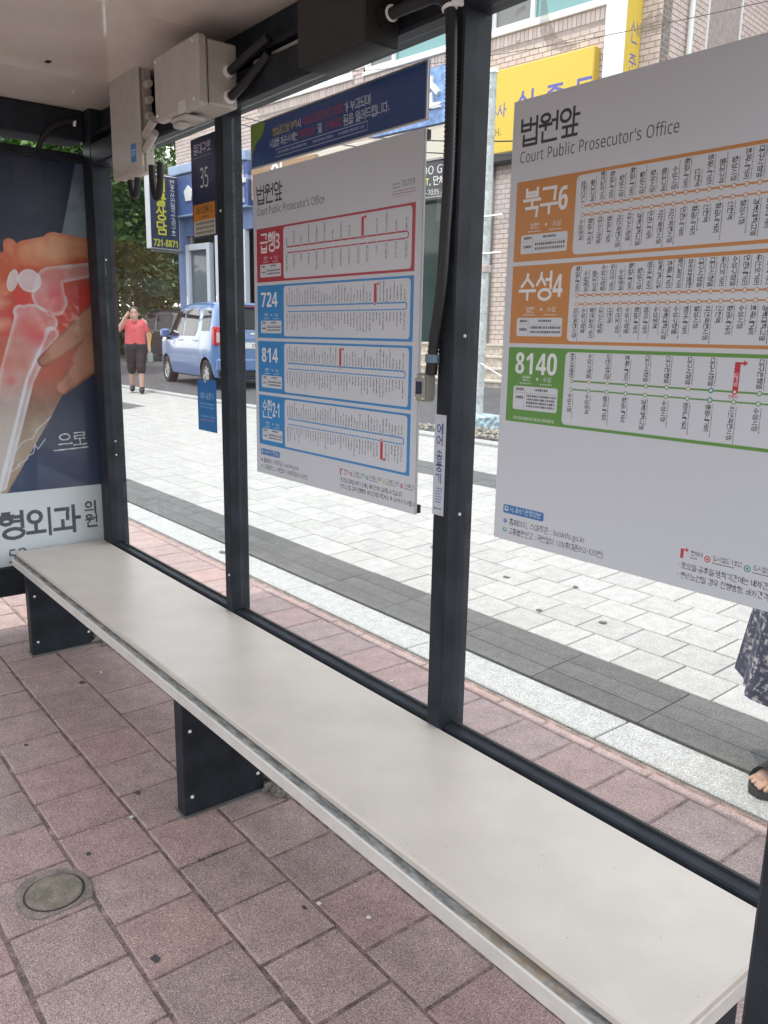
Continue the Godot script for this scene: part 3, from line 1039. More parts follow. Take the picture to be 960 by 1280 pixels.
	pad.text("53", W - 190, p0.y + 92, 38, ink, .05, .9)
	var e0: Vector2 = px.call(1.075, .875)
	pad.text("으로", e0.x + 4, e0.y - 8, 31, lin(.62, .66, .68), .075, .98, -.03)
	pad.line(e0 + Vector2(-2, 26), e0 + Vector2(64, 23), 2.5, lin(.62, .66, .68))
	return pad.tex()

func ad_case() -> void:
	var t := thing("advertising_case", "dark framed advertising case with an X-ray knee poster at the shelter end", "advertising case")
	var st := steel()
	part(t, "case_body", bx(Vector3(-3.80, .20, -1.345), Vector3(-3.6405, 2.048, .05), .006), st)
	var fr := [[-1.334, -1.265, .205, 2.045], [-.12, .045, .205, 2.045]]
	for q in fr:
		part(t, "case_frame", bx(Vector3(-3.64, q[2], q[0]), Vector3(-3.598, q[3], q[1]), .004), st)
	part(t, "case_frame", bx(Vector3(-3.6402, 2.008, -1.2648), Vector3(-3.6005, 2.044, -.1202), .004), st)
	part(t, "case_frame", bx(Vector3(-3.6402, .206, -1.2648), Vector3(-3.6005, .332, -.1202), .004), st)
	var sheet_ := MB.new()
	sheet_.quad(Vector3(-3.628, .33, -.12), Vector3(-3.628, .33, -1.265), Vector3(-3.628, 2.01, -1.265), Vector3(-3.628, 2.01, -.12))
	part(t, "poster", sheet_, printed("knee_poster", ad_print(), .5))
	var gm := mat("case_glass", Color(.5, .55, .6, .012), .015)
	gm.metallic_specular = .3
	gm.transparency = BaseMaterial3D.TRANSPARENCY_ALPHA
	part(t, "cover_glass", bx(Vector3(-3.622, .3325, -1.2645), Vector3(-3.616, 2.0075, -.1205)), gm)
	for x in [.3, 1.05]:
		part(t, "foot", bx(Vector3(-3.76, -.02, -x - .06), Vector3(-3.68, .2, -x + .02), .003), st)
	# cable that arches from the end beam to the case
	var w := thing("arched_cable", "black cable arching from the ceiling beam to the top of the poster case", "cable")
	var path := PackedVector3Array()
	for i in 13:
		var a := i / 12.0
		path.append(Vector3(-3.53 - .02 * a, 2.15 - .02 * a - .10 * a * a, -1.215 + .15 * a + .02 * sin(a * 3.1)))
	var m := MB.new()
	m.tube(path, [.011], 10)
	part(w, "cable", m, mat("cable_black", lin(.014, .014, .015), .5))
	var cl := MB.new()
	cl.tube(PackedVector3Array([Vector3(-3.532, 2.145, -1.213), Vector3(-3.535, 2.146, -1.203)]), [.0145, .0145], 12)
	part(w, "clip", cl, mat("zinc"))

# ------------------------------------------------------------------ junction boxes, switch, conduit
func boxes() -> void:
	var gp := mat("box_plastic", Color.WHITE, .45)
	gp.albedo_texture = grain(256, lin(.54, .50, .45), .025, .06, 91)
	gp.uv1_triplanar = true
	gp.uv1_world_triplanar = true
	gp.uv1_scale = Vector3.ONE / .45
	var black := mat("cable_black")
	var t := thing("junction_box", "deep cream junction box with two cable glands, nearer of the two boxes", "junction box", Vector3.ZERO, 0, "junction boxes under the ceiling")
	part(t, "box_body", bx(Vector3(-2.545, 1.966, -1.2495), Vector3(-2.266, 2.136, -1.158), .005), gp)
	part(t, "lid", bx(Vector3(-2.552, 1.958, -1.1555), Vector3(-2.259, 2.143, -1.119), .009), gp)
	part(t, "lid_seam", bx(Vector3(-2.542, 1.968, -1.1582), Vector3(-2.269, 2.134, -1.1552)), mat("rubber"))
	for q in [[2.062, -1.222], [1.995, -1.222]]:
		var g := MB.new()
		g.tube(PackedVector3Array([Vector3(-2.2665, q[0], q[1]), Vector3(-2.262, q[0], q[1]), Vector3(-2.256, q[0], q[1])]), [.0185, .0185, .0155], 12)
		part(t, "cable_gland", g, mat("zinc"))
	screws(t, [Vector3(-2.28, 2.125, -1.1185), Vector3(-2.53, 2.125, -1.1185), Vector3(-2.28, 1.975, -1.1185), Vector3(-2.53, 1.975, -1.1185)], Vector3.BACK, .005)
	# torn tape and bracket under the box
	var br := MB.new()
	br.box(Vector3(-2.47, 1.945, -1.20), Vector3(-2.37, 1.957, -1.13), .004)
	br.box(Vector3(-2.465, 1.93, -1.17), Vector3(-2.41, 1.9455, -1.135), .005)
	part(t, "bracket", br, mat("bracket_white", lin(.55, .53, .48), .5))
	part(t, "tape", bx(Vector3(-2.385, 1.952, -1.121), Vector3(-2.335, 1.985, -1.1175), .001), mat("tape_white", lin(.7, .69, .66), .6))
	var k := 0
	for q in [[2.062, .10], [1.995, .155]]:
		var path := PackedVector3Array()
		for i in 12:
			var a := i / 11.0
			path.append(Vector3(-2.256 + .17 * a, q[0] + q[1] * a * a * .5 + .012 * sin(a * PI), -1.222 - .025 * a))
		var m := MB.new()
		m.tube(path, [.0125], 10)
		var o := part(self, "gland_cable" if k == 0 else "gland_cable_001", m, black)
		tag(o, ["upper black cable leaving the side of the deep junction box", "lower black cable leaving the side of the deep junction box"][k], "cable", "cables of the deep junction box")
		k += 1
	var s := thing("junction_box_001", "tall flat cream junction box with a blue sticker, beside the corner post", "junction box", Vector3.ZERO, 0, "junction boxes under the ceiling")
	part(s, "box_body", bx(Vector3(-3.1, 1.872, -1.2495), Vector3(-2.862, 2.205, -1.213), .006), gp)
	part(s, "lid", bx(Vector3(-3.108, 1.864, -1.211), Vector3(-2.854, 2.213, -1.190), .010), gp)
	var pad := Pad.new(48, 72, lin(.02, .26, .62))
	pad.text("37", 6, 18, 32, lin(.75, .8, .85), .12, 1.0)
	part(s, "sticker", face(Vector3(-2.925, 1.905, -1.1895), Vector3(-2.88, 1.905, -1.1895), Vector3(-2.88, 1.965, -1.1895), Vector3(-2.925, 1.965, -1.1895)), printed("blue_sticker", pad.tex(), .5))
	for y in [2.15, 2.10, 2.05, 2.0, 1.95]:
		var m := MB.new()
		m.tube(PackedVector3Array([Vector3(-2.862, y, -1.228), Vector3(-2.845, y, -1.228), Vector3(-2.83, y, -1.228)]), [.014, .014, .011], 10)
		part(s, "cable_gland", m, gp)
	for q in [[1.985, .03], [1.94, .035]]:
		var m := MB.new()
		m.tube(PackedVector3Array([Vector3(-2.85, q[0], -1.215), Vector3(-2.83, q[0], -1.205), Vector3(-2.74, q[0] + q[1], -1.2)]), [.013, .013, .013], 10)
		part(s, "pipe_stub", m, gp)
	for q in [[-3.03, .075, -1.24], [-2.80, .11, -1.225]]:
		var path := PackedVector3Array()
		for i in 15:
			var a := PI * i / 14.0
			path.append(Vector3(q[0] - cos(a) * .035, 1.89 - sin(a) * q[1], q[2]))
		var m := MB.new()
		m.tube(path, [.0115], 10)
		var o := part(self, "drooping_cable" if q[0] < -2.9 else "drooping_cable_001", m, black)
		tag(o, "black cable loop hanging below the left of the flat junction box" if q[0] < -2.9 else "black cable loop hanging right of the flat junction box", "cable", "cable loops under the flat junction box")
	# dark equipment box on the beam
	var d := thing("equipment_box", "blackish steel equipment box hanging on the beam above the blue notice", "equipment box")
	part(d, "case", bx(Vector3(-1.795, 1.952, -1.2495), Vector3(-1.53, 2.185, -1.15), .005), mat("dark_olive", lin(.022, .021, .018), .5))
	part(d, "hanger", bx(Vector3(-1.74, 2.1855, -1.23), Vector3(-1.70, 2.1995, -1.17)), mat("dark_olive"))
	part(d, "hanger", bx(Vector3(-1.63, 2.1855, -1.23), Vector3(-1.59, 2.1995, -1.17)), mat("dark_olive"))
	var g := MB.new()
	g.tube(PackedVector3Array([Vector3(-1.53, 2.005, -1.2), Vector3(-1.515, 2.005, -1.2)]), [.019, .019], 14)
	part(d, "cable_gland", g, mat("hose_black", lin(.016, .016, .018), .45))
	# corrugated conduit down the post
	var c := thing("corrugated_conduit", "black corrugated conduit running down the post to a grey switch", "conduit")
	var cur := Curve3D.new()
	for q in [[-1.515, 2.005, -1.2, .05, .0], [-1.395, 2.008, -1.212, .035, .0], [-1.342, 1.955, -1.23, .003, -.04], [-1.339, 1.72, -1.2335, 0, -.1], [-1.346, 1.5, -1.2335, -.003, -.1], [-1.372, 1.292, -1.2335, -.003, -.05]]:
		var o := Vector3(q[3], q[4], 0)
		cur.add_point(Vector3(q[0], q[1], q[2]), -o, o)
	cur.bake_interval = .0025
	var bp := cur.get_baked_points()
	var rad := []
	for i in bp.size():
		rad.append(.0126 if (i / 2) % 2 == 0 else .0113)
	var m := MB.new()
	m.tube(bp, rad, 12)
	part(c, "hose", m, mat("hose_black", lin(.016, .016, .018), .45))
	for q in [[Vector3(-1.50, 2.006, -1.2005), Vector3(-1.497, 2.006, -1.2005)], [Vector3(-1.3455, 1.984, -1.2265), Vector3(-1.344, 1.979, -1.227)]]:
		var r := MB.new()
		r.tube(PackedVector3Array(q), [.0168, .0168], 14)
		part(c, "clamp", r, mat("zinc"))
	part(c, "clamp_lug", bx(Vector3(-1.336, 1.985, -1.2495), Vector3(-1.326, 2.012, -1.222), .002), mat("zinc"))
	var con := MB.new()
	con.tube(PackedVector3Array([Vector3(-1.372, 1.294, -1.2335), Vector3(-1.373, 1.276, -1.2335)]), [.0165, .0165], 14)
	part(c, "connector", con, mat("connector_blue", lin(.16, .24, .30), .35, .3))
	con = MB.new()
	con.tube(PackedVector3Array([Vector3(-1.373, 1.2755, -1.2335), Vector3(-1.376, 1.25, -1.2335)]), [.0135, .0135], 14)
	part(c, "connector_neck", con, mat("hose_black"))
	var w := thing("switch_box", "small grey weatherproof switch box with dark rocker beside the post", "switch")
	var gr := mat("switch_grey", lin(.30, .295, .26), .5)
	part(w, "housing", bx(Vector3(-1.4125, 1.188, -1.2495), Vector3(-1.3755, 1.252, -1.221), .005), gr)
	part(w, "cover_frame", bx(Vector3(-1.411, 1.191, -1.221), Vector3(-1.377, 1.249, -1.216), .002), gr)
	part(w, "rocker", bx(Vector3(-1.405, 1.205, -1.216), Vector3(-1.386, 1.233, -1.2135), .001), mat("rocker", lin(.02, .02, .06), .3))
	part(w, "mounting_arm", bx(Vector3(-1.3755, 1.20, -1.246), Vector3(-1.375, 1.245, -1.22)), gr)
	screws(w, [Vector3(-1.407, 1.2445, -1.216), Vector3(-1.3815, 1.2445, -1.216), Vector3(-1.407, 1.1955, -1.216), Vector3(-1.3815, 1.1955, -1.216)], Vector3.BACK, .0025)

# ------------------------------------------------------------------ route maps and notices
const STOPS := ["수성구청앞", "범어네거리", "대구은행앞", "법원건너", "수성시장", "동대구역", "만촌네거리", "수성못역", "황금네거리", "두산오거리", "어린이회관", "지산목련시장", "중동네거리", "대구시청앞", "파티마병원", "신천역", "경북대학교앞", "칠성시장", "들안길삼거리", "효목네거리"]
const ROAD := Color(.40, .41, .43)

func route(p: Pad, S: float, v: float, col: Color, number: String, stops: int, red: float, below: bool, loop: bool, fine: bool, calls: Array, bands := 2) -> void:
	# one route strip; v is its upper edge in metres, S pixels to the metre
	var paper := lin(.61, .635, .68)
	var ink := lin(.055, .055, .06)
	var h := .151
	p.rect(.018 * S, v * S, .719 * S, h * S, col)
	p.rrect(.166 * S, (v + .006) * S, .559 * S, (h - .012) * S, .009 * S, paper)
	# route number
	var wide := 0.0
	for ch in number:
		wide += .95 if ch.unicode_at(0) > 255 else .55
	var em := .058
	var sx := minf(1.0, .112 / (wide * em))
	var up_by := 0.0 if bands == 2 else .0235
	p.text(number, .036 * S, (v + .012 - up_by * .4) * S, em * S, lin(.74, .76, .78), .125, sx)
	# from, to
	p.text("법원", .058 * S, (v + .079 - up_by) * S, .0115 * S, paper, .09)
	p.text("수성", .112 * S, (v + .079 - up_by) * S, .0115 * S, paper, .09)
	p.disc(.098 * S, (v + .085 - up_by) * S, .0028 * S, paper)
	for x in [.052, .106]:
		for i in 7:
			p.rect((x + i * .0045) * S, (v + .094 - up_by) * S, .003 * S, .0022 * S, paper)
	# timetable box
	var ty := v + .101 - up_by
	var th := .036 if bands == 2 else .0475
	p.rrect(.036 * S, ty * S, .116 * S, th * S, .004 * S, paper)
	var hair := lin(.35, .35, .37)
	p.rect(.066 * S, (ty + .002) * S, .0008 * S, (th - .004) * S, hair)
	p.rect(.038 * S, (ty + .0125) * S, .112 * S, .0008 * S, hair)
	var rows := [ty + .0035]
	for i in (2 if bands == 2 else 4):
		rows.append(ty + .0165 + i * (.0085 if bands == 2 else .0068))
	for i in rows.size():
		var x := .072
		var stop := .146 if i > 0 else .125
		if i == 0:
			x = .092
		while x < stop:
			var w := rng.randf_range(.0025, .0055)
			p.rect(x * S, rows[i] * S, w * S, .0045 * S, ink.lerp(paper, rng.randf_range(.1, .5)))
			x += w + rng.randf_range(.0006, .0018)
	for q in [ty + .0035, ty + .02]:
		for i in 4:
			p.rect((.043 + i * .0052) * S, q * S, .0042 * S, .005 * S, ink.lerp(paper, rng.randf_range(.1, .5)))
	if bands > 2:
		for i in 22:
			p.rect((.038 + i * .005) * S, (v + h - .0115) * S, .0038 * S, .006 * S, col.lerp(paper, rng.randf_range(.4, .8)))
	# the line itself
	var l1 := v + .0605
	var l2 := v + .0765
	var x0 := .184
	var x1 := .705 if bands == 2 else .6784
	var t := .0028 if not fine else .0036
	p.rect(x0 * S, (l1 - t * .5) * S, (x1 - x0) * S, t * S, col)
	p.rect(x0 * S, (l2 - t * .5) * S, (x1 - x0) * S, t * S, col)
	if loop:
		var c := Vector2(x1, (l1 + l2) * .5) * S
		p.disc(c.x, c.y, (l2 - l1 + t) * .5 * S, col)
		p.disc(c.x, c.y, (l2 - l1 - t) * .5 * S, paper)
		p.rect(x0 * S, (l1 + t * .5) * S, (x1 - x0) * S, (l2 - l1 - t) * S, paper)
	var gap := (x1 - x0) / (stops - 1)
	for i in stops:
		var x := x0 + gap * i
		for up in [true, false]:
			var ly := l1 if up else l2
			if fine:
				p.rect((x - .0012) * S, (ly - .0013) * S, .0024 * S, .0026 * S, paper)
			else:
				p.disc(x * S, ly * S, .0042 * S, col if rng.randf() > .2 else lin(.55, .36, .12))
				p.disc(x * S, ly * S, .0028 * S, paper)
			if red > 0 and absf(x - red) < gap * .6 and up != below:
				continue
			var name_: String = STOPS[rng.randi() % STOPS.size()]
			var long := rng.randf_range(.018, .0475)
			if fine:
				var y0 := (ly - .005 - long) if up else ly + .005
				var y := y0
				while y < y0 + long:
					var st := rng.randf_range(.0016, .0034)
					p.rect((x - .0022) * S, y * S, rng.randf_range(.0018, .0042) * S, st * S, ink.lerp(paper, rng.randf_range(.0, .45)))
					y += st + rng.randf_range(.0004, .0014)
				if gap > .02:
					y = y0
					while y < y0 + long * rng.randf_range(.7, 1.05):
						p.rect((x + .0042) * S, y * S, .0012 * S, .004 * S, ink.lerp(paper, .5))
						y += .005
			else:
				var e := minf(.0098, (.049 if up else .062) / (name_.length() * .95))
				var n := name_.length() * e * .95
				var y0 := (ly - .0065 - n) if up else ly + .0065
				p.text(name_, (x + .0030) * S, y0 * S, e * S, ink, .115, 1.0, 1.0)
				var y := y0 + (rng.randf_range(-.01, .008) if up else 0.0)
				var y2 := y0 + n + (0.0 if up else rng.randf_range(-.012, .014))
				y = maxf(y, v + .008)
				y2 = minf(y2, v + h - .008)
				while y < y2:
					var st := rng.randf_range(.0012, .003)
					p.rect((x + .0048) * S, y * S, rng.randf_range(.0010, .0020) * S, st * S, ink.lerp(paper, rng.randf_range(.25, .6)))
					y += st + .0006
	# where you are
	if red > 0:
		var rc := lin(.50, .035, .05)
		var ly := l2 if below else l1
		var s := 1.0 if below else -1.0
		var top := ly + s * .046
		p.rect((red - .0042) * S, minf(ly, top) * S, .0095 * S, .046 * S, rc)
		p.rect((red - .0042) * S, (top - .0015) * S, .016 * S, .003 * S, rc)
		p.poly(PackedVector2Array([Vector2(red + .0105, top - .005) * S, Vector2(red + .0175, top) * S, Vector2(red + .0105, top + .005) * S]), rc)
		p.disc(red * S, ly * S, .0048 * S, rc)
		p.disc(red * S, ly * S, .0026 * S, paper)
		if not fine:
			p.text("법원앞", (red + .0040) * S, (l1 - .031) * S, .0078 * S, lin(.7, .66, .68), .1, 1.0, 1.0)
			p.text("현위치", (red - .010) * S, (l1 + .005) * S, .006 * S, rc, .1)
	for q in calls:
		p.disc(q[0] * S, (l1 if q[1] else l2) * S, .0048 * S, q[2])
		p.disc(q[0] * S, (l1 if q[1] else l2) * S, .0028 * S, paper)

func route_board(called: String, label: String, x: float, S: float, which: int) -> void:
	var paper := lin(.59, .615, .66)
	var ink := lin(.045, .045, .05)
	var p := Pad.new(int(.76 * S), int(.874 * S), paper)
	p.text("법원앞", .018 * S, .033 * S, .0545 * S, ink, .105, .93)
	var em := .0290
	p.text("Court Public Prosecutor's Office", .021 * S, .0905 * S, em * S, lin(.10, .10, .11), .05, .83)
	if which == 1:
		p.text("20209", .682 * S, .0975 * S, .0185 * S, lin(.16, .16, .24), .05, 1.0)
		for i in 6:
			p.rect((.652 + i * .0045) * S, .104 * S, .0032 * S, .003 * S, lin(.25, .25, .3))
			p.rect((.652 + i * .0045) * S, .1115 * S, .0032 * S, .003 * S, lin(.25, .25, .3))
		for q in [[.121, .085, lin(.25, .25, .28)], [.127, .085, lin(.45, .12, .14)], [.133, .07, lin(.25, .25, .28)]]:
			p.rect(.650 * S, q[0] * S, q[1] * S, .0012 * S, q[2])
		var blue := lin(.045, .25, .56)
		route(p, S, .152, lin(.42, .045, .06), "급행3", 15, .536, false, true, true, [])
		route(p, S, .312, blue, "724", 40, .590, false, true, true, [])
		route(p, S, .472, blue, "814", 42, .445, false, true, true, [])
		route(p, S, .632, blue, "순환2-1", 44, .626, true, true, true, [])
	else:
		var orange := lin(.53, .23, .07)
		route(p, S, .150, orange, "북구6", 26, .0, false, false, false, [])
		route(p, S, .309, orange, "수성4", 28, .0, false, false, false, [[.57, true, lin(.05, .28, .2)]])
		route(p, S, .468, lin(.125, .30, .065), "8140", 13, .5135, false, false, false, [[.4724, true, lin(.05, .28, .2)], [.4724, false, lin(.05, .28, .2)]], 4)
	# foot of the sheet
	p.rrect(.024 * S, .797 * S, .112 * S, .0185 * S, .0045 * S, lin(.045, .17, .42))
	p.rrect(.028 * S, .800 * S, .0105 * S, .0105 * S, .002 * S, lin(.6, .63, .68))
	p.rect(.030 * S, .802 * S, .0065 * S, .0045 * S, lin(.045, .17, .42))
	p.text("시내버스운행정보", .042 * S, .7985 * S, .0132 * S, lin(.66, .68, .72), .085, .86)
	p.disc(.031 * S, .8325 * S, .0048 * S, lin(.06, .10, .40))
	p.disc(.031 * S, .8325 * S, .0024 * S, paper)
	p.rect(.030 * S, .8317 * S, .006 * S, .0018 * S, lin(.06, .10, .40))
	p.text("홈페이지, 스마트폰 : businfo.go.kr", .042 * S, .8245 * S, .0155 * S, ink, .09, .86)
	p.rrect(.026 * S, .848 * S, .0105 * S, .008 * S, .002 * S, lin(.06, .30, .18))
	p.rect(.0285 * S, .8495 * S, .0055 * S, .0035 * S, paper)
	p.text("교통불편신고 : 국번없이 120(휴대폰053-120번)", .042 * S, .8445 * S, .0150 * S, ink, .09, .80)
	p.rect(.447 * S, .803 * S, .0055 * S, .017 * S, lin(.48, .04, .05))
	p.rect(.447 * S, .803 * S, .011 * S, .0025 * S, lin(.48, .04, .05))
	p.poly(PackedVector2Array([Vector2(.457, .800) * S, Vector2(.462, .804) * S, Vector2(.457, .808) * S]), lin(.48, .04, .05))
	var lx := .466
	for q in [["현위치", lin(.48, .04, .05)], ["도시철도 1호선", lin(.5, .06, .08)], ["도시철도 2호선", lin(.04, .30, .20)], ["도시철도 3호선", lin(.62, .38, .05)], ["도시철도 환승", lin(.4, .05, .1)]]:
		if q[0] != "현위치":
			p.disc((lx - .0095) * S, .8115 * S, .0058 * S, q[1])
			p.disc((lx - .0095) * S, .8115 * S, .0040 * S, paper)
			p.disc((lx - .0095) * S, .8115 * S, .0022 * S, q[1])
		var adv := p.text(q[0], lx * S, .8025 * S, .0092 * S, ink, .085, .86)
		for i in int(adv * 1.4):
			p.rect((lx + i * .0044) * S, .8145 * S, .0034 * S, .0024 * S, ink.lerp(paper, .35))
		lx += adv * .0092 * .86 + .0185
	p.text("· 토요일·공휴일·방학기간에는 배차간격이 길어질 수 있습니다.", .444 * S, .8265 * S, .0128 * S, ink, .095, .80)
	p.text("· 분리노선일 경우 진행방향, 배차간격을 확인하신 후 승차하시기 바랍니다.", .444 * S, .8435 * S, .0128 * S, ink, .095, .80)
	var t := thing(called, label, "route map", Vector3(x, .909, -1.262), 0, "bus route maps on the glass wall")
	part(t, "board", bx(Vector3(0, 0, -.0075), Vector3(.758, .873, -.0012), .0008), mat("board_core", lin(.62, .62, .62), .5))
	part(t, "print", face(Vector3(.0008, .0008, 0), Vector3(.7572, .0008, 0), Vector3(.7572, .8722, 0), Vector3(.0008, .8722, 0)), printed(called + "_print", p.tex(), .33))
	for q in [Vector2(.012, .012), Vector2(.746, .012), Vector2(.012, .861), Vector2(.746, .861)]:
		part(t, "mounting_pad", bx(Vector3(q.x - .01, q.y - .01, -.0209), Vector3(q.x + .01, q.y + .01, -.0077)), mat("rubber"))

func notices() -> void:
	route_board("route_map_board", "white route map board headed by the red strip above three blue ones", -2.210, 1300, 1)
	route_board("route_map_board_001", "white route map board with orange strips and a green one, at right", -1.1885, 1900, 2)
	# blue warning notice over the left map
	var S := 1100.0
	var p := Pad.new(int(.77 * S), int(.122 * S), lin(.022, .062, .205))
	p.disc(.0 * S, .0 * S, .072 * S, lin(.16, .26, .03), .055 * S)
	p.poly(PackedVector2Array([Vector2(0, .04) * S, Vector2(.045, .03) * S, Vector2(.018, .06) * S, Vector2(0, .085) * S]), lin(.16, .26, .03))
	var white := lin(.50, .53, .60)
	var yel := lin(.42, .33, .08)
	var redd := lin(.26, .035, .06)
	var em := .0250
	var y := .0245
	var x := .115
	x += p.text("불법광고물 부착", x * S, y * S, em * S, yel, .12, .74) * em * .74
	x += p.text("시 ", x * S, y * S, em * S, white, .12, .74) * em * .74
	x += p.text("옥외광고물관리법 과태료", x * S, y * S, em * S, redd, .13, .70) * em * .70
	p.text("가 부과되며", x * S, y * S, em * S * 1.1, white, .115, .80)
	y = .0555
	x = .098
	x += p.text("시설물 파손시에는 ", x * S, y * S, em * S, white, .12, .74) * em * .74
	x += p.text("형사처벌", x * S, y * S, em * S, redd, .13, .78) * em * .78 + .016
	x += p.text("및", x * S, y * S, em * S * 1.1, white, .12, .8) * em * .88 + .014
	x += p.text("손해배상", x * S, y * S, em * S, redd, .13, .8) * em * .8 + .004
	p.text("됨을 알려드립니다.", x * S, y * S, em * S * 1.1, white, .115, .82)
	for q in [[.131, .0875, .425, .0012], [.131, .1085, .425, .0012], [.131, .0875, .0012, .022], [.555, .0875, .0012, .0222]]:
		p.rect(q[0] * S, q[1] * S, q[2] * S, q[3] * S, white)
	x = .142
	while x < .54:
		var w := rng.randf_range(.004, .008)
		if absf(x - .30) > .012 and absf(x - .42) > .012:
			p.rect(x * S, .0945 * S, w * S, .0075 * S, white.lerp(lin(.022, .062, .205), rng.randf_range(.2, .6)))
		x += w + .0025
	var t := thing("warning_notice", "dark blue notice in a grey frame above the left route map", "notice", Vector3(-2.213, 1.796, -1.262))
	part(t, "panel", bx(Vector3(0, 0, -.006), Vector3(.768, .121, -.0012), .0008), mat("board_core"))
	part(t, "print", face(Vector3(.004, .004, 0), Vector3(.764, .004, 0), Vector3(.764, .117, 0), Vector3(.004, .117, 0)), printed("warning_print", p.tex(), .22))
	var al := mat("aluminium")
	for q in [[0.0, 0.0, .768, .0038], [0.0, .1172, .768, .121], [0.0, .0039, .0038, .1171], [.7642, .0039, .768, .1171]]:
		part(t, "frame_bar", bx(Vector3(q[0], q[1], -.001), Vector3(q[2], q[3], .0022)), al)
	for xx in [.02, .74]:
		part(t, "mounting_pad", bx(Vector3(xx - .01, .05, -.0209), Vector3(xx + .01, .07, -.0062)), mat("rubber"))
	# street number plate outside the left pane
	S = 1500.0
	p = Pad.new(int(.17 * S), int(.31 * S), lin(.022, .026, .085))
	var pale := lin(.75, .76, .8)
	p.text("동대구로", .018 * S, .018 * S, .034 * S, pale, .08, .98)
	for i in 14:
		p.rect((.018 + i * .0095) * S, .058 * S, .0065 * S, .0045 * S, pale.lerp(lin(.022, .026, .085), .55))
	p.text("35", .062 * S, .082 * S, .086 * S, pale, .09, .66)
	p.rect(.006 * S, .205 * S, .158 * S, .0525 * S, lin(.64, .25, .03))
	p.text("버스정류소", .028 * S, .211 * S, .0265 * S, lin(.06, .04, .03), .11, .92)
	for i in 6:
		p.rect((.07 + i * .008) * S, .243 * S, .006 * S, .006 * S, lin(.2, .1, .04))
	p.rect(.006 * S, .2575 * S, .158 * S, .0485 * S, lin(.6, .58, .5))
	for r in 3:
		x = .022
		while x < .15:
			var w := rng.randf_range(.004, .009)
			p.rect(x * S, (.262 + r * .0145) * S, w * S, .008 * S, lin(.16, .15, .13).lerp(lin(.46, .44, .38), rng.randf_range(0, .5)))
			x += w + .0022
	t = thing("street_number_plate", "navy street number plate 35 with an orange bus stop label", "sign", Vector3(-2.640, 1.638, -1.2775))
	part(t, "plate", bx(Vector3(0, 0, -.004), Vector3(.168, .309, -.0008), .0006), mat("plate_edge", lin(.03, .03, .05), .4))
	part(t, "print", face(Vector3(.0008, .0008, 0), Vector3(.1672, .0008, 0), Vector3(.1672, .3082, 0), Vector3(.0008, .3082, 0)), printed("plate_print", p.tex(), .35))
	for q in [Vector2(.02, .29), Vector2(.148, .02)]:
		part(t, "adhesive_pad", bx(Vector3(q.x - .012, q.y - .012, -.0053), Vector3(q.x + .012, q.y + .012, -.0042)), mat("rubber"))
	# blue air blower card
	p = Pad.new(150, 190, lin(.02, .17, .45))
	p.text("에어 송풍기", 20, 46, 27, lin(.42, .55, .68), .1, .82)
	for r in 5:
		x = 18
		if r == 2:
			continue
		while x < 130:
			var w := rng.randf_range(4, 9)
			p.rect(x, 86 + r * 13 + (8 if r > 2 else 0), w, 6, lin(.35, .5, .62).lerp(lin(.02, .17, .45), rng.randf_range(.1, .6)) if r < 4 else lin(.35, .2, .35))
			x += w + 2.5
	t = thing("air_blower_card", "blue air blower card hanging on the glass beside the second post", "notice", Vector3(-2.652, .996, -1.281))
	part(t, "card", bx(Vector3(0, 0, -.0018), Vector3(.14, .178, -.0006), .0004), mat("card_blue", lin(.02, .17, .45), .4))
	part(t, "print", face(Vector3(.0006, .0006, 0), Vector3(.1394, .0006, 0), Vector3(.1394, .1774, 0), Vector3(.0006, .1774, 0)), printed("card_print", p.tex(), .3))
	part(t, "suction_hook", bx(Vector3(.062, .168, .0002), Vector3(.076, .185, .006), .002), mat("hook_clear", lin(.4, .45, .5), .1))
	# white label on the third post
	p = Pad.new(80, 470, lin(.52, .54, .60))
	var bl := lin(.045, .05, .20)
	var yy := 38.0
	for ch in "에어 송풍기":
		if ch != " ":
			p.text(ch, 14, yy, 51, bl, .115, 1.0)
			yy += 54
		else:
			yy += 14
	yy += 18
	for r in 6:
		x = 16 + rng.randf_range(0, 12)
		while x < 64 - rng.randf_range(0, 8):
			var w := rng.randf_range(3, 8)
			p.rect(x, yy, w, 6, bl.lerp(lin(.52, .54, .60), rng.randf_range(.2, .5)))
			x += w + 2
		yy += 13
	p.disc(16, 440, 5, bl)
	for i in 6:
		p.rect(25 + i * 7, 437, 5, 6, bl)
	t = thing("blower_label", "narrow white label with vertical blue letters on the third post", "label", Vector3(-1.3752, .928, -1.2495))
	part(t, "sticker", bx(Vector3(.0005, 0, 0), Vector3(.0385, .232, .0006)), mat("sticker_white", lin(.55, .56, .6), .4))
	part(t, "print", face(Vector3(.0008, .0004, .001), Vector3(.0382, .0004, .001), Vector3(.0382, .2316, .001), Vector3(.0008, .2316, .001)), printed("label_print", p.tex(), .35))

# ------------------------------------------------------------------ buildings across the lot
class Relief extends Pad:
	var mb := MB.new()
	var z0 := 0.0
	var z1 := .05
	func line(a: Vector2, b: Vector2, w: float, _col: Color) -> void:
		var d := (b - a).normalized() * w * .5
		var e := Vector2(-d.y, d.x)
		var q := PackedVector2Array()
		for v2 in [a - d - e, b + d - e, b + d + e, a - d + e]:
			q.append(Vector2(v2.x, -v2.y))
		mb.prism(q, z0, z1 + .002 * (mb.v.size() % 7))

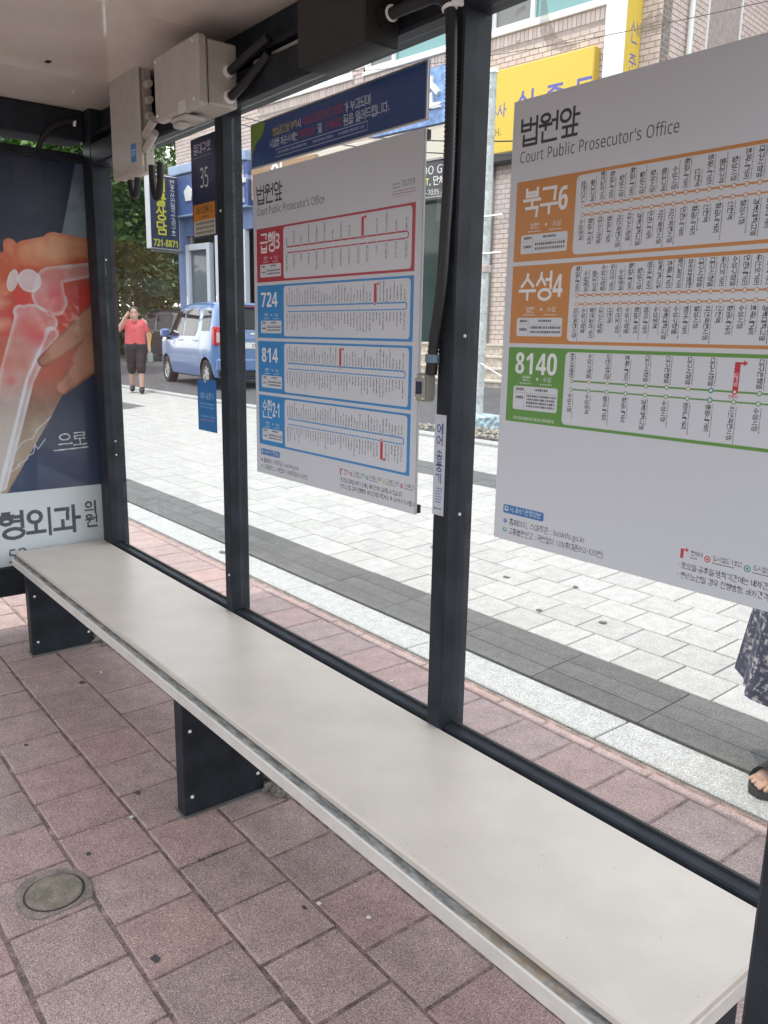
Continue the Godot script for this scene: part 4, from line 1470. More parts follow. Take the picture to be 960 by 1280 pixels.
func cells(us: Array, vs: Array, holes: Array, z0: float, z1: float) -> MB:   # a wall slab with openings
	var m := MB.new()
	for h in holes:
		for k in [0, 2]:
			if h[k] > us[0] and h[k] < us[-1] and not us.has(h[k]):
				us.append(h[k])
		for k in [1, 3]:
			if h[k] > vs[0] and h[k] < vs[-1] and not vs.has(h[k]):
				vs.append(h[k])
		us.sort()
		vs.sort()
	for i in us.size() - 1:
		for j in vs.size() - 1:
			var c := Vector2((us[i] + us[i + 1]) * .5, (vs[j] + vs[j + 1]) * .5)
			var open := false
			for h in holes:
				if c.x > h[0] and c.x < h[2] and c.y > h[1] and c.y < h[3]:
					open = true
			if not open:
				m.box(Vector3(us[i], vs[j], z0), Vector3(us[i + 1], vs[j + 1], z1))
	return m

func brickwork(u0: float, u1: float, v0: float, v1: float, skip: Array, soldiers: Array, t: Transform3D) -> MB:
	var m := MB.new()
	var row := 0
	var v := v0
	while v < v1:
		var off := 0.0 if row % 2 == 0 else -.1025
		var u := u0 + off
		while u < u1:
			var a := maxf(u, u0)
			var b := minf(u + .195, u1)
			var c := Vector2((a + b) * .5, v + .045)
			var ok := b - a > .03
			for h in skip:
				if b > h[0] and a < h[2] and v + .088 > h[1] and v < h[3]:
					if c.x < h[0]:
						b = minf(b, h[0])
					elif c.x > h[2]:
						a = maxf(a, h[2])
					else:
						ok = false
			if ok and b - a > .02:
				var g := rng.randf_range(.9, 1.05)
				m.col = Color(.57 * g, .475 * g * rng.randf_range(.97, 1.03), .435 * g * rng.randf_range(.95, 1.04))
				one_brick(m, a, b, v, v + .088, t)
			u += .205
		v += .0985
		row += 1
	for s in soldiers:
		var u: float = s[0]
		while u < s[1]:
			var g := rng.randf_range(.85, 1.08)
			m.col = Color(.58 * g, .485 * g, .445 * g)
			one_brick(m, u, u + .088, s[2], s[2] + .21, t)
			u += .0985
	return m

func one_brick(m: MB, a: float, b: float, v0: float, v1: float, t: Transform3D) -> void:
	var p := [t * Vector3(a, v0, -.012), t * Vector3(b, v0, -.012), t * Vector3(b, v1, -.012), t * Vector3(a, v1, -.012)]
	var q := [t * Vector3(a + .003, v0 + .003, 0), t * Vector3(b - .003, v0 + .003, 0), t * Vector3(b - .003, v1 - .003, 0), t * Vector3(a + .003, v1 - .003, 0)]
	m.quad(q[0], q[1], q[2], q[3])
	for i in 4:
		var j := (i + 1) % 4
		m.quad(p[i], p[j], q[j], q[i])

func window(parent: Node3D, u0: float, u1: float, v0: float, v1: float, splits: Array, t := Transform3D()) -> void:
	# white aluminium frame; splits: [right edge, pane material]
	var fr := mat("window_white", lin(.72, .72, .70), .4)
	var w := Node3D.new()
	w.name = "window"
	parent.add_child(w, true)
	w.transform = t
	var f := MB.new()
	f.box(Vector3(u0, v0, -.14), Vector3(u1, v0 + .07, .01))
	f.box(Vector3(u0, v1 - .07, -.14), Vector3(u1, v1, .01))
	f.box(Vector3(u0, v0 + .0702, -.139), Vector3(u0 + .07, v1 - .0702, .009))
	f.box(Vector3(u1 - .07, v0 + .0702, -.139), Vector3(u1, v1 - .0702, .009))
	part(w, "frame", f, fr)
	part(w, "sill", bx(Vector3(u0 - .05, v0 - .08, -.1), Vector3(u1 + .05, v0 - .002, .06), .008), fr)
	var a := u0 + .0702
	for s in splits:
		var b: float = s[0] if s[0] < u1 - .1 else u1 - .0702
		part(w, "pane", bx(Vector3(a, v0 + .0704, -.10), Vector3(b, v1 - .0704, -.09)), s[1])
		if s[0] < u1 - .1:
			part(w, "mullion", bx(Vector3(b + .0003, v0 + .0704, -.13), Vector3(b + .055, v1 - .0704, -.02)), fr)
			a = b + .0553
		if s.size() > 2:
			var sash := MB.new()
			var a0: float = s[2]
			sash.box(Vector3(a0, v0 + .0706, -.088), Vector3(a0 + .05, v1 - .0706, -.04))
			sash.box(Vector3(b - .05, v0 + .0706, -.088), Vector3(b, v1 - .0706, -.04))
			sash.box(Vector3(a0 + .0502, v0 + .0706, -.088), Vector3(b - .0502, v0 + .12, -.04))
			part(w, "sash", sash, fr)

func buildings() -> void:
	var at := Vector3(-12, 0, -13.1)
	var turn := atan(.12)
	var b := thing("brick_building", "tan brick office building with white framed teal windows above shopfronts", "building", at, turn)
	var teal := mat("teal_glass", lin(.13, .30, .30), .06)
	teal.metallic_specular = .8
	var grey := mat("screened_glass", lin(.17, .175, .17), .18)
	var dark := mat("dark_glass", lin(.018, .036, .032), .05)
	dark.metallic_specular = .4
	var mortar := grained("wall_mortar", lin(.34, .29, .26), .25, .2, 1.0, .95)
	var holes := [[-8.75, 7.35, -5.1, 9.0], [-4.65, 7.35, -1.55, 9.0], [-1.02, 7.35, 1.66, 9.0], [-13.0, .2, -9.05, 6.25], [-8.95, 1.2, -1.85, 4.3], [.05, 1.2, 2.5, 4.9]]
	part(b, "wall", cells([-13.0, 2.77], [.2, 12.0], holes, -.35, -.012), mortar)
	part(b, "side_wall", bx(Vector3(2.40, .2, -6.0), Vector3(2.758, 12.0, -.351)), mortar)
	part(b, "back_wall", bx(Vector3(-13.0, .2, -6.3), Vector3(2.758, 12.0, -6.001)), mortar)
	part(b, "end_wall", bx(Vector3(-13.0, .2, -6.0), Vector3(-12.7, 12.0, -.351)), mortar)
	part(b, "floor_slab", bx(Vector3(-12.69, 6.4, -5.99), Vector3(2.39, 6.6, -.36)), mortar)
	part(b, "roof", bx(Vector3(-13.1, 12.001, -6.4), Vector3(2.9, 12.3, .1), .02), mortar)
	part(b, "room_wall", bx(Vector3(-12.69, .2, -2.5), Vector3(2.39, 12, -2.4)), mat("room_dark", lin(.10, .10, .095), .9))
	var skip := holes.duplicate()
	for h in [[-8.75, 7.02, -5.1, 7.36], [-4.65, 7.02, -1.55, 7.36], [-1.02, 7.02, 1.66, 7.36]]:
		skip.append(h)
	var bm := mat("tan_brick", Color.WHITE, .9)
	bm.vertex_color_use_as_albedo = true
	var bw := part(b, "brickwork", brickwork(-13.0, 2.77, 4.9, 9.6, skip, [[-8.75, -5.1, 7.055], [-4.65, -1.55, 7.055], [-1.02, 1.66, 7.055]], Transform3D()), bm)
	bw.set_meta("kind", "stuff")
	bw = part(b, "brickwork", brickwork(-1.85, .05, 1.2, 4.9, [], [], Transform3D()), bm)
	bw.set_meta("kind", "stuff")
	var st := Transform3D(Basis(Vector3.UP, PI / 2), Vector3(2.77, 0, 0))      # local x runs along -z
	bw = part(b, "brickwork", brickwork(.012, 5.6, 5.2, 9.6, [[1.75, 6.35, 3.3, 9.0], [1.75, 6.1, 3.3, 6.36]], [[1.75, 3.3, 6.13]], st), bm)
	bw.set_meta("kind", "stuff")
	window(b, -8.75, -5.1, 7.35, 9.0, [[-7.65, grey, -8.68], [-6.0, teal], [-5.1, grey, -5.94]])
	window(b, -4.65, -1.55, 7.35, 9.0, [[-3.78, grey, -4.58], [-2.1, teal], [-1.55, grey, -2.04]])
	window(b, -1.02, 1.66, 7.35, 9.0, [[.0, grey, -.95], [1.66, teal]])
	window(b, 1.75, 3.3, 6.35, 9.0, [[2.35, mat("pale_glass", lin(.5, .53, .54), .08)], [3.3, grey]], st)
	# downspouts
	var pipe := MB.new()
	pipe.cyl(Vector3(2.85, 1.0, -.95), Vector3(2.85, 11.5, -.95), .05)
	part(b, "downspout", pipe, mat("window_white"))
	pipe = MB.new()
	pipe.cyl(Vector3(-.02, 1.2, .06), Vector3(-.02, 4.9, .06), .04)
	part(b, "downspout", pipe, mat("window_white"))
	pipe = MB.new()
	pipe.cyl(Vector3(-.72, 1.2, .05), Vector3(-.72, 4.9, .05), .045)
	part(b, "downspout", pipe, mat("pipe_grey", lin(.2, .19, .17), .6))
	# shop windows of the ground floor
	var x := -8.95
	for i in 5:
		part(b, "shop_window", bx(Vector3(x + .05, 1.2, -.16), Vector3(x + 1.37, 4.29, -.14)), dark)
		part(b, "mullion", bx(Vector3(x - .03, 1.2, -.2), Vector3(x + .045, 4.295, -.05)), mat("frame_grey", lin(.25, .25, .25), .4, .4))
		x += 1.42
	part(b, "entrance_glass", bx(Vector3(.06, 1.2, -.4), Vector3(2.49, 4.88, -.37)), dark)
	part(b, "fascia", bx(Vector3(-9.04, 5.16, .003), Vector3(-1.78, 5.83, .09), .01), mat("cream_fascia", lin(.58, .54, .45), .7))
	part(b, "fascia_trim", bx(Vector3(-9.04, 5.12, .003), Vector3(-1.78, 5.158, .12)), mat("frame_grey"))
	part(b, "awning", bx(Vector3(-1.15, 4.80, .003), Vector3(1.6, 4.97, .35), .02), mat("dark_canopy", lin(.05, .05, .05), .7))
	# entrance steps
	var s := thing("entrance_steps", "cream stone entrance steps along the brick building", "steps", at, turn)
	var stone := grained("step_stone", lin(.42, .37, .31), .22, .35, .8, .85)
	var tops := [1.2, .96, .73, .5]
	for i in 4:
		part(s, "step", bx(Vector3(-9.0, .3, .02 + .34 * i + (.0 if i == 0 else .001)), Vector3(2.7, tops[i] - .045, .34 * (i + 1))), stone)
		part(s, "tread", bx(Vector3(-9.02, tops[i] - .0445, .0 + .34 * i), Vector3(2.72, tops[i], .34 * (i + 1) + .025), .006), mat("tread_stone", lin(.52, .47, .40), .7))
	# --- signs
	var yellow := lin(.66, .47, .055)
	var p := Pad.new(1100, 632, yellow)
	var vio := lin(.10, .105, .38)
	p.text("법무사", 20, 250, 112, vio, .10, .95)
	p.text("신 준 모", 415, 190, 205, vio, .12, .95, 0.0, 1.05)
	p.text("H.", 212, 430, 80, lin(.1, .07, .04), .06, .9)
	var t := thing("yellow_fascia_sign", "wide yellow shop sign with violet letters over the entrance steps", "sign", at, turn, "yellow signs on the brick building")
	part(t, "sign_box", bx(Vector3(-1.15, 5.0, .004), Vector3(1.6, 6.58, .2), .015), mat("yellow_edge", yellow, .5))
	part(t, "print", face(Vector3(-1.13, 5.02, .203), Vector3(1.58, 5.02, .203), Vector3(1.58, 6.56, .203), Vector3(-1.13, 6.56, .203)), printed("yellow_print", p.tex(), .5))
	p = Pad.new(200, 1200, yellow)
	var y := 700.0
	for ch in "신준모":
		p.text(ch, 60, y, 120, vio, .09, .9)
		y += 165
	t = thing("yellow_blade_sign", "tall yellow projecting sign with white front edge beside the yellow fascia", "sign", at, turn, "yellow signs on the brick building")
	part(t, "sign_box", bx(Vector3(1.99, 5.2, .02), Vector3(2.4, 9.0, .56), .01), mat("sign_white", lin(.72, .73, .75), .5))
	part(t, "print", face(Vector3(2.403, 5.22, .55), Vector3(2.403, 5.22, .03), Vector3(2.403, 8.98, .03), Vector3(2.403, 8.98, .55)), printed("blade_print", p.tex(), .5))
	part(t, "bracket", bx(Vector3(2.1, 7.0, -.01), Vector3(2.2, 7.1, .02)), mat("frame_grey"))
	t = thing("blue_letter_sign", "light blue shop sign with one raised white letter showing", "sign", at, turn)
	part(t, "sign_panel", bx(Vector3(-4.3, 5.86, .003), Vector3(-1.80, 7.0, .12), .01), grained("sky_panel", lin(.17, .29, .55), .06, .5, 1.4, .5))
	var rl := Relief.new(4, 4, Color.WHITE)
	rl.z0 = .1205
	rl.z1 = .19
	rl.text("소", -2.70, -6.84, .72, Color.WHITE, .19, .76)
	part(t, "raised_letter", rl.mb, mat("letter_white", lin(.8, .8, .79), .5))
	p = Pad.new(900, 290, lin(.040, .042, .045))
	p.text("DO GYM", 605, 18, 88, lin(.72, .72, .72), .06, .95)
	p.text("PT", 606, 112, 72, lin(.62, .62, .08), .12, .85)
	p.text(", 단체", 680, 112, 72, lin(.72, .72, .72), .11, .85)
	p.text("85-7035 . 2", 590, 205, 56, lin(.7, .7, .7), .06, .95)
	p.rect(0, 268, 900, 4, lin(.6, .6, .6))
	t = thing("dark_gym_sign", "black shop sign with white and yellow lettering over the shop windows", "sign", at, turn)
	part(t, "sign_panel", bx(Vector3(-4.45, 4.3, .003), Vector3(-1.82, 5.115, .08), .008), mat("black_panel", lin(.04, .042, .045), .4))
	part(t, "print", face(Vector3(-4.44, 4.31, .083), Vector3(-1.83, 4.31, .083), Vector3(-1.83, 5.105, .083), Vector3(-4.44, 5.105, .083)), printed("gym_print", p.tex(), .35))
	t = thing("brown_shop_sign", "brown shop sign with white letters peeping over the left route map", "sign", at, turn)
	part(t, "sign_panel", bx(Vector3(-8.9, 4.9, .125), Vector3(-6.2, 5.75, .2), .008), mat("brown_panel", lin(.34, .20, .10), .5))
	rl = Relief.new(4, 4, Color.WHITE)
	rl.z0 = .2005
	rl.z1 = .22
	rl.text("이", -8.0, -5.78, .6, Color.WHITE, .14, .9)
	part(t, "raised_letter", rl.mb, mat("letter_white"))
	t = thing("blue_banner", "narrow deep blue vertical banner on the brick pier behind the steel pole", "banner", at, turn)
	part(t, "cloth", bx(Vector3(-1.25, 1.22, .15), Vector3(-.96, 3.95, .17), .004), mat("banner_blue", lin(.035, .055, .42), .6))
	part(t, "arm", bx(Vector3(-1.28, 3.951, -.01), Vector3(-.94, 3.98, .172)), mat("frame_grey"))
	# --- blue shopfront at the far left
	t = thing("blue_shopfront", "blue painted law office shopfront at the far end of the brick building", "shopfront", at, turn)
	var bl := mat("shop_blue", lin(.14, .20, .38), .5)
	var lb := mat("shop_light_blue", lin(.30, .40, .58), .5)
	var hole2 := [[-12.5, .45, -11.2, 3.95], [-10.9, .45, -9.4, 4.2]]
	part(t, "front_wall", cells([-12.95, -9.06], [.3, 4.75], hole2, -.1, .05), bl)
	var sg := part(t, "sign_panel", bx(Vector3(-12.95, 4.80, -.1), Vector3(-9.06, 5.95, .22), .015), mat("shop_sign_blue", lin(.085, .14, .34), .45))
	part(t, "cornice", bx(Vector3(-13.0, 5.96, -.1), Vector3(-9.04, 6.22, .3), .02), lb)
	part(t, "sign_trim", bx(Vector3(-12.96, 4.751, -.1), Vector3(-9.05, 4.798, .26)), lb)
	rl = Relief.new(4, 4, Color.WHITE)
	rl.z0 = .2205
	rl.z1 = .28
	rl.text("률", -9.98, -5.86, .98, Color.WHITE, .14, .9)
	part(sg, "raised_letter", rl.mb, mat("letter_white"))
	rl = Relief.new(4, 4, Color.WHITE)
	rl.z0 = .2205
	rl.z1 = .26
	rl.text("법", -11.55, -5.62, .42, Color.WHITE, .13, .9)
	part(sg, "raised_letter", rl.mb, mat("letter_white"))
	rl = Relief.new(4, 4, Color.WHITE)
	rl.z0 = .2205
	rl.z1 = .235
	rl.mb.prism(PackedVector2Array([Vector2(-12.0, 5.62), Vector2(-12.22, 5.46), Vector2(-12.14, 5.18), Vector2(-11.86, 5.18), Vector2(-11.78, 5.46)]), .2205, .25)
	part(sg, "emblem", rl.mb, mat("letter_white"))
	p = Pad.new(240, 80, lin(.085, .14, .34))
	p.text("721-8871", 4, 4, 66, lin(.7, .48, .05), .12, .8)
	part(sg, "phone_number", face(Vector3(-11.6, 4.87, .2235), Vector3(-10.2, 4.87, .2235), Vector3(-10.2, 5.17, .2235), Vector3(-11.6, 5.17, .2235)), printed("shop_phone", p.tex(), .5))
	for q in [[-12.5, -11.2, 3.95], [-10.9, -9.4, 4.2]]:
		var d := MB.new()
		d.box(Vector3(q[0], .45, -.08), Vector3(q[0] + .16, q[2], .09), .01)
		d.box(Vector3(q[1] - .16, .45, -.08), Vector3(q[1], q[2], .09), .01)
		d.box(Vector3(q[0] + .1605, q[2] - .18, -.08), Vector3(q[1] - .1605, q[2], .09), .01)
		var dr := part(t, "door", d, mat("door_white", lin(.55, .60, .68), .4))
		part(dr, "pane", bx(Vector3(q[0] + .161, .45, -.03), Vector3(q[1] - .161, q[2] - .181, -.015)), mat("shop_pane", lin(.12, .15, .17), .06))
		part(dr, "handle", bx(Vector3(q[0] + .06, 1.5, .0905), Vector3(q[0] + .1, 2.4, .13), .006), mat("zinc"))
	# --- projecting law office sign
	p = Pad.new(330, 715, lin(.035, .045, .085))
	y = 20
	for ch in "법률상담":
		p.text(ch, 62, y, 138, lin(.62, .60, .03), .125, .92)
		y += 142
	y = 22
	for ch in "변호사권영교·김구호":
		if ch == "·":
			p.disc(262, y + 4, 5, lin(.6, .62, .65))
			y += 14
			continue
		p.text(ch, 235, y, 58, lin(.6, .62, .65), .10, 1.0)
		y += 61
	p.text("721-8871", 22, 612, 96, lin(.62, .60, .03), .115, .74)
	t = thing("law_office_blade_sign", "dark projecting sign with yellow vertical letters and a phone number", "sign", at, turn)
	part(t, "sign_box", bx(Vector3(-12.86, 3.78, .2), Vector3(-12.6, 5.9, 1.2), .012), mat("sign_white"))
	part(t, "print", face(Vector3(-12.597, 3.80, 1.18), Vector3(-12.597, 3.80, .22), Vector3(-12.597, 5.88, .22), Vector3(-12.597, 5.88, 1.18)), printed("law_print", p.tex(), .4))
	part(t, "bracket", bx(Vector3(-12.78, 3.70, .03), Vector3(-12.70, 3.779, 1.1)), mat("frame_grey"))
	part(t, "bracket", bx(Vector3(-12.78, 5.901, .31), Vector3(-12.70, 5.955, 1.1)), mat("frame_grey"))
	# --- next building to the right, set back
	t = thing("set_back_building", "tan brick building set back behind the downspout at upper right", "building", at, turn)
	part(t, "wall", cells([2.77, 14.0], [.2, 11.0], [[4.9, 6.3, 6.6, 8.2]], -6.4, -6.02), mortar)
	bw = part(t, "brickwork", brickwork(2.78, 9.0, 5.0, 9.2, [[4.9, 6.2, 6.6, 8.2]], [], Transform3D(Basis(), Vector3(0, 0, -6.008))), bm)
	bw.set_meta("kind", "stuff")
	window(t, 4.9, 6.6, 6.3, 8.2, [[5.7, grey], [6.6, grey]], Transform3D(Basis(), Vector3(0, 0, -6.01)))
	part(t, "room_wall", bx(Vector3(2.77, .2, -9.0), Vector3(14, 11, -8.9)), mat("room_dark"))

func far_side() -> void:
	# the row of houses over the road, behind the photographer: it shades the low sky and shows in the polished poster glass
	var k := 0
	for q in [[-62.0, -48.5, 6.0, Color(.28, .25, .22)], [-48.0, -34.5, 6.6, Color(.25, .22, .19)], [-34.0, -20.5, 5.2, Color(.30, .26, .22)], [-20.0, -7.5, 6.5, Color(.24, .21, .19)], [-7.0, 5.5, 5.0, Color(.33, .31, .28)], [6.0, 19.0, 6.3, Color(.27, .22, .19)], [19.5, 33.0, 5.4, Color(.30, .28, .25)]]:
		var t := thing("roadside_house" if k == 0 else "roadside_house_%03d" % k, ["brownish house over the road, farthest left of the row", "taller brown house over the road, second from the left end", "low tan house over the road, third from the left end", "taller house over the road, fourth from the left end", "low pale house over the road, straight behind the shelter", "taller reddish house over the road, second from the right end", "low tan house over the road, farthest right of the row"][k], "building", Vector3(0, 0, 19), 0, "houses over the road")
		var m := lin(q[3].r, q[3].g, q[3].b)
		part(t, "wall", bx(Vector3(q[0], -.1, 0), Vector3(q[1], q[2], 9), .02), grained("house_wall_%d" % k, m, .15, .3, 2.0, .9))
		part(t, "parapet", bx(Vector3(q[0] - .1, q[2] + .001, -.12), Vector3(q[1] + .1, q[2] + .35, 9.1), .02), mat("parapet", lin(.34, .33, .31), .8))
		var y := 1.0
		while y < q[2] - 1.5:
			var x: float = q[0] + .9
			while x < q[1] - 1.6:
				var w := part(t, "window", bx(Vector3(x, y, -.06), Vector3(x + 1.5, y + 1.5, -.001), .01), mat("window_white"))
				part(w, "pane", bx(Vector3(x + .08, y + .08, -.07), Vector3(x + 1.42, y + 1.42, -.061)), mat("dark_glass"))
				x += 2.5
			y += 3.0
		k += 1

# ------------------------------------------------------------------ pole, wires
func pole_and_wires() -> void:
	var t := thing("steel_pole", "tall thin galvanised pole standing in a pale blue concrete block", "pole", Vector3(-7.2, lift(-7.28), -7.28))
	var m := MB.new()
	m.tube(PackedVector3Array([Vector3(0, .15, 0), Vector3(.0, 2.1, 0), Vector3(-.005, 4.07, 0)]), [.048, .046, .044], 16)
	part(t, "shaft", m, grained("galvanised", lin(.42, .45, .44), .12, .4, .5, .5))
	var foot := MB.new()
	foot.box(Vector3(-.26, -.15, -.2), Vector3(.2, .16, .2), .02)
	part(t, "footing", foot, grained("painted_concrete", lin(.36, .46, .50), .15, .8, .5, .9))
	m = MB.new()
	m.cyl(Vector3(-.005, 4.07, 0), Vector3(-.005, 4.11, 0), .055)
	part(t, "cap", m, mat("zinc"))
	for y in [2.08, 2.5]:
		m = MB.new()
		m.cyl(Vector3(-.1, y, .05), Vector3(.28, y, .05), .009)
		part(t, "bracket", m, mat("zinc"))
	part(t, "meter_box", bx(Vector3(-.16, 3.05, -.06), Vector3(-.06, 3.22, .06), .008), mat("sign_white"))
	part(t, "strap", bx(Vector3(-.075, 1.86, -.055), Vector3(.055, 1.95, .055), .01), mat("strap_pink", lin(.45, .36, .33), .8))
	var k := 0
	for q in [[Vector3(-15.5, 5.55, -8.4), Vector3(-4.2, 3.35, -8.0), .30], [Vector3(-15.5, 5.42, -8.4), Vector3(-4.2, 3.20, -8.0), .32], [Vector3(-16, 6.6, -9.5), Vector3(-3.6, 4.75, -9.0), .25], [Vector3(-15.5, 4.7, -8.6), Vector3(-7.25, 4.2, -7.3), .12]]:
		var pa := PackedVector3Array()
		for i in 25:
			var a := i / 24.0
			var o: Vector3 = q[0].lerp(q[1], a)
			pa.append(o + Vector3.DOWN * q[2] * 4 * a * (1 - a))
		m = MB.new()
		m.tube(pa, [.0085 if k < 2 else .004], 6)
		var o := part(self, "overhead_wire" if k == 0 else "overhead_wire_%03d" % k, m, mat("cable_black"))
		tag(o, ["upper of two parallel black overhead wires crossing the blue sign", "lower of two parallel black overhead wires crossing the blue sign", "thin overhead wire crossing the brick wall above the yellow sign", "thin wire running to the top of the steel pole"][k], "wire", "overhead wires")
		k += 1
	m = MB.new()
	m.cyl(Vector3(-7.17, 1.02, -7.24), Vector3(-5.9, .62, -7.0), .01, .01, 6)
	tag(part(self, "stay_rope", m, mat("rope_white", lin(.6, .6, .58), .8)), "pale rope tied to the steel pole, slanting down to the right", "rope")
	m = MB.new()
	for i in 420:
		var s := rng.randf_range(.008, .024)
		var a := Vector3(rng.randf_range(-.75, .9), s * .3, rng.randf_range(-.3, .42))
		m.box(Vector3(-s, -s * .5, -s * .8), Vector3(s, s * .5, s * .8), s * .3, Transform3D(Basis.from_euler(Vector3(rng.randf() * 3, rng.randf() * 3, rng.randf() * 3)), a))
	var gr := part(self, "gravel_patch", m, grained("gravel", lin(.30, .28, .23), .4, .4, .3, .95), Vector3(-6.95, .236, -6.92))
	tag(gr, "loose gravel strewn round the foot of the steel pole", "gravel")
	gr.set_meta("kind", "stuff")

# ------------------------------------------------------------------ trees
func leafy(m: MB, centre: Vector3, rad: Vector3, clumps: int, per: int, size: float, r: RandomNumberGenerator) -> void:
	for i in clumps:
		var d := Vector3(r.randfn(), r.randfn(), r.randfn()).normalized()
		var o := centre + d * rad * pow(r.randf(), .42)
		var cr := r.randf_range(.35, .8) * minf(rad.x, rad.y) * .42
		var tone := r.randf_range(.7, 1.25)
		for j in per:
			var e := Vector3(r.randfn(), r.randfn() * .7, r.randfn()) * cr * .6
			var p := o + e
			var b := Basis.from_euler(Vector3(r.randf_range(-1.0, 1.0), r.randf() * TAU, r.randf_range(-1.0, 1.0)))
			var s := size * r.randf_range(.6, 1.25)
			var g := tone * r.randf_range(.75, 1.25)
			m.col = Color(.06 * g, .135 * g, .022 * g)
			var a := b * Vector3(s, 0, 0)
			var c := b * Vector3(0, 0, s * .55)
			m.quad(p - a, p + c, p + a, p - c)

func tree(called: String, label: String, at: Vector3, h: float, rad: Vector3, cy: float, seed_: int, clumps: int, per: int, size: float) -> void:
	var r := RandomNumberGenerator.new()
	r.seed = seed_
	var t := thing(called, label, "tree", at, 0, "street trees beyond the shelter")
	var m := MB.new()
	m.tube(PackedVector3Array([Vector3(0, -.1, 0), Vector3(.05, h * .25, .02), Vector3(-.03, h * .5, .06), Vector3(.05, h * .8, 0)]), [.17, .14, .11, .04], 10)
	for i in 7:
		var a := TAU * i / 7 + r.randf()
		var y := h * r.randf_range(.28, .6)
		var o := Vector3(cos(a) * rad.x * .75, y + rad.y * r.randf_range(.2, .6), sin(a) * rad.z * .75)
		m.tube(PackedVector3Array([Vector3(0, y, 0), Vector3(0, y, 0).lerp(o, .5) + Vector3(0, -.12, 0), o]), [.07, .045, .015], 7)
	part(t, "trunk", m, grained("bark", lin(.10, .078, .062), .35, .5, .6, .95))
	m = MB.new()
	leafy(m, Vector3(0, cy, 0), rad, clumps, per, size, r)
	var lm := mat("leaf", Color.WHITE, .55)
	lm.vertex_color_use_as_albedo = true
	lm.backlight_enabled = true
	lm.backlight = Color(.22, .32, .06)
	part(t, "crown", m, lm)

func trees() -> void:
	tree("street_tree", "broad leafy tree behind the yellow-lettered projecting sign", Vector3(-30.5, .4, -11.4), 8.5, Vector3(3.4, 3.3, 3.2), 5.5, 11, 90, 110, .15)
	tree("street_tree_001", "leafy tree farther back, behind the walking woman", Vector3(-37, .4, -15.0), 9.5, Vector3(4.0, 4.0, 3.6), 5.4, 12, 90, 100, .17)
	tree("street_tree_002", "street tree whose sunlit leaves show above the poster case", Vector3(-23.5, .25, -6.6), 7.6, Vector3(2.6, 1.6, 2.3), 5.8, 13, 70, 100, .13)
	tree("street_tree_003", "leafy tree at the left edge beyond the corner post", Vector3(-33, .4, -8.6), 7.8, Vector3(3.2, 3.0, 3.0), 4.7, 14, 80, 100, .15)
	tree("street_tree_004", "tree far down the street behind the other crowns", Vector3(-46, .4, -17.5), 9.5, Vector3(5.0, 4.2, 4.5), 5.4, 15, 100, 90, .24)
	tree("street_tree_005", "kerbside tree just beyond the near end of the shelter", Vector3(6.5, 0, 1.1), 7.0, Vector3(2.8, 2.3, 2.6), 4.4, 16, 70, 80, .13)
	tree("street_tree_006", "second kerbside tree beyond the near end of the shelter", Vector3(8.0, .06, -3.4), 8.0, Vector3(2.8, 2.9, 2.6), 4.4, 17, 80, 80, .15)
	tree("street_tree_007", "third kerbside tree beyond the near end of the shelter", Vector3(14.5, .2, -6.0), 8.5, Vector3(3.4, 3.4, 3.2), 5.0, 18, 90, 80, .17)
	var r := RandomNumberGenerator.new()
	r.seed = 31
	var k := 0
	for q in [[-33.0, -12.6, 1.9, .9], [-36.0, -11.8, 2.1, 1.0], [-30.2, -13.4, 1.8, .9]]:
		var t := thing("shrub" if k == 0 else "shrub_%03d" % k, ["dark rounded shrub behind the walking woman", "dark rounded shrub left of the walking woman, farther away", "dark shrub hidden behind the blue car"][k], "shrub", Vector3(q[0], .4, q[1]), 0, "dark shrubs under the trees")
		var m := MB.new()
		leafy(m, Vector3(0, q[3], 0), Vector3(q[2], q[3], q[2] * .7), 40, 90, .10, r)
		part(t, "foliage", m, mat("leaf"))
		m = MB.new()
		for i in 5:
			m.tube(PackedVector3Array([Vector3(0, -.05, 0), Vector3(r.randf_range(-1, 1), q[3], r.randf_range(-.6, .6))]), [.03, .012], 6)
		part(t, "stem", m, mats["bark"])
		k += 1

# ------------------------------------------------------------------ cars
func half_width(x: float, y: float, top: float) -> float:
	var w := .80
	w -= .09 * pow(maxf(0.0, (-x - 1.25) / .6), 2.0) + .06 * pow(maxf(0.0, (x - 1.35) / .4), 2.0)
	if y > .98:
		w -= (y - .98) * .20
	if y < .42:
		w -= (.42 - y) * .16
	return w

func roof_line(x: float) -> float:
	var k := [[-1.86, .72], [-1.82, .86], [-1.70, .97], [-1.20, 1.09], [-1.08, 1.13], [-.60, 1.58], [-.42, 1.655], [0.0, 1.695], [.9, 1.70], [1.45, 1.675], [1.62, 1.62], [1.70, 1.5], [1.745, 1.2]]
	for i in k.size() - 1:
		if x <= k[i + 1][0]:
			return lerpf(k[i][1], k[i + 1][1], clampf((x - k[i][0]) / (k[i + 1][0] - k[i][0]), 0, 1))
	return k[-1][1]

func side_panel(pts: Array, out: float, s: float) -> MB:            # a sheet lying on the flank, outline in x,y
	var m := MB.new()
	var p := PackedVector2Array()
	for q in pts:
		p.append(Vector2(q[0], q[1]))
	var ix := Geometry2D.triangulate_polygon(p)
	for i in range(0, ix.size(), 3):
		var v := []
		for j in 3:
			var q := p[ix[i + j]]
			v.append(Vector3(q.x, q.y, (half_width(q.x, q.y, 2.0) + out) * s))
		var nn: Vector3 = (v[1] - v[0]).cross(v[2] - v[0])
		if nn.z * s > 0:
			m.tri(v[0], v[1], v[2])
		else:
			m.tri(v[0], v[2], v[1])
	return m

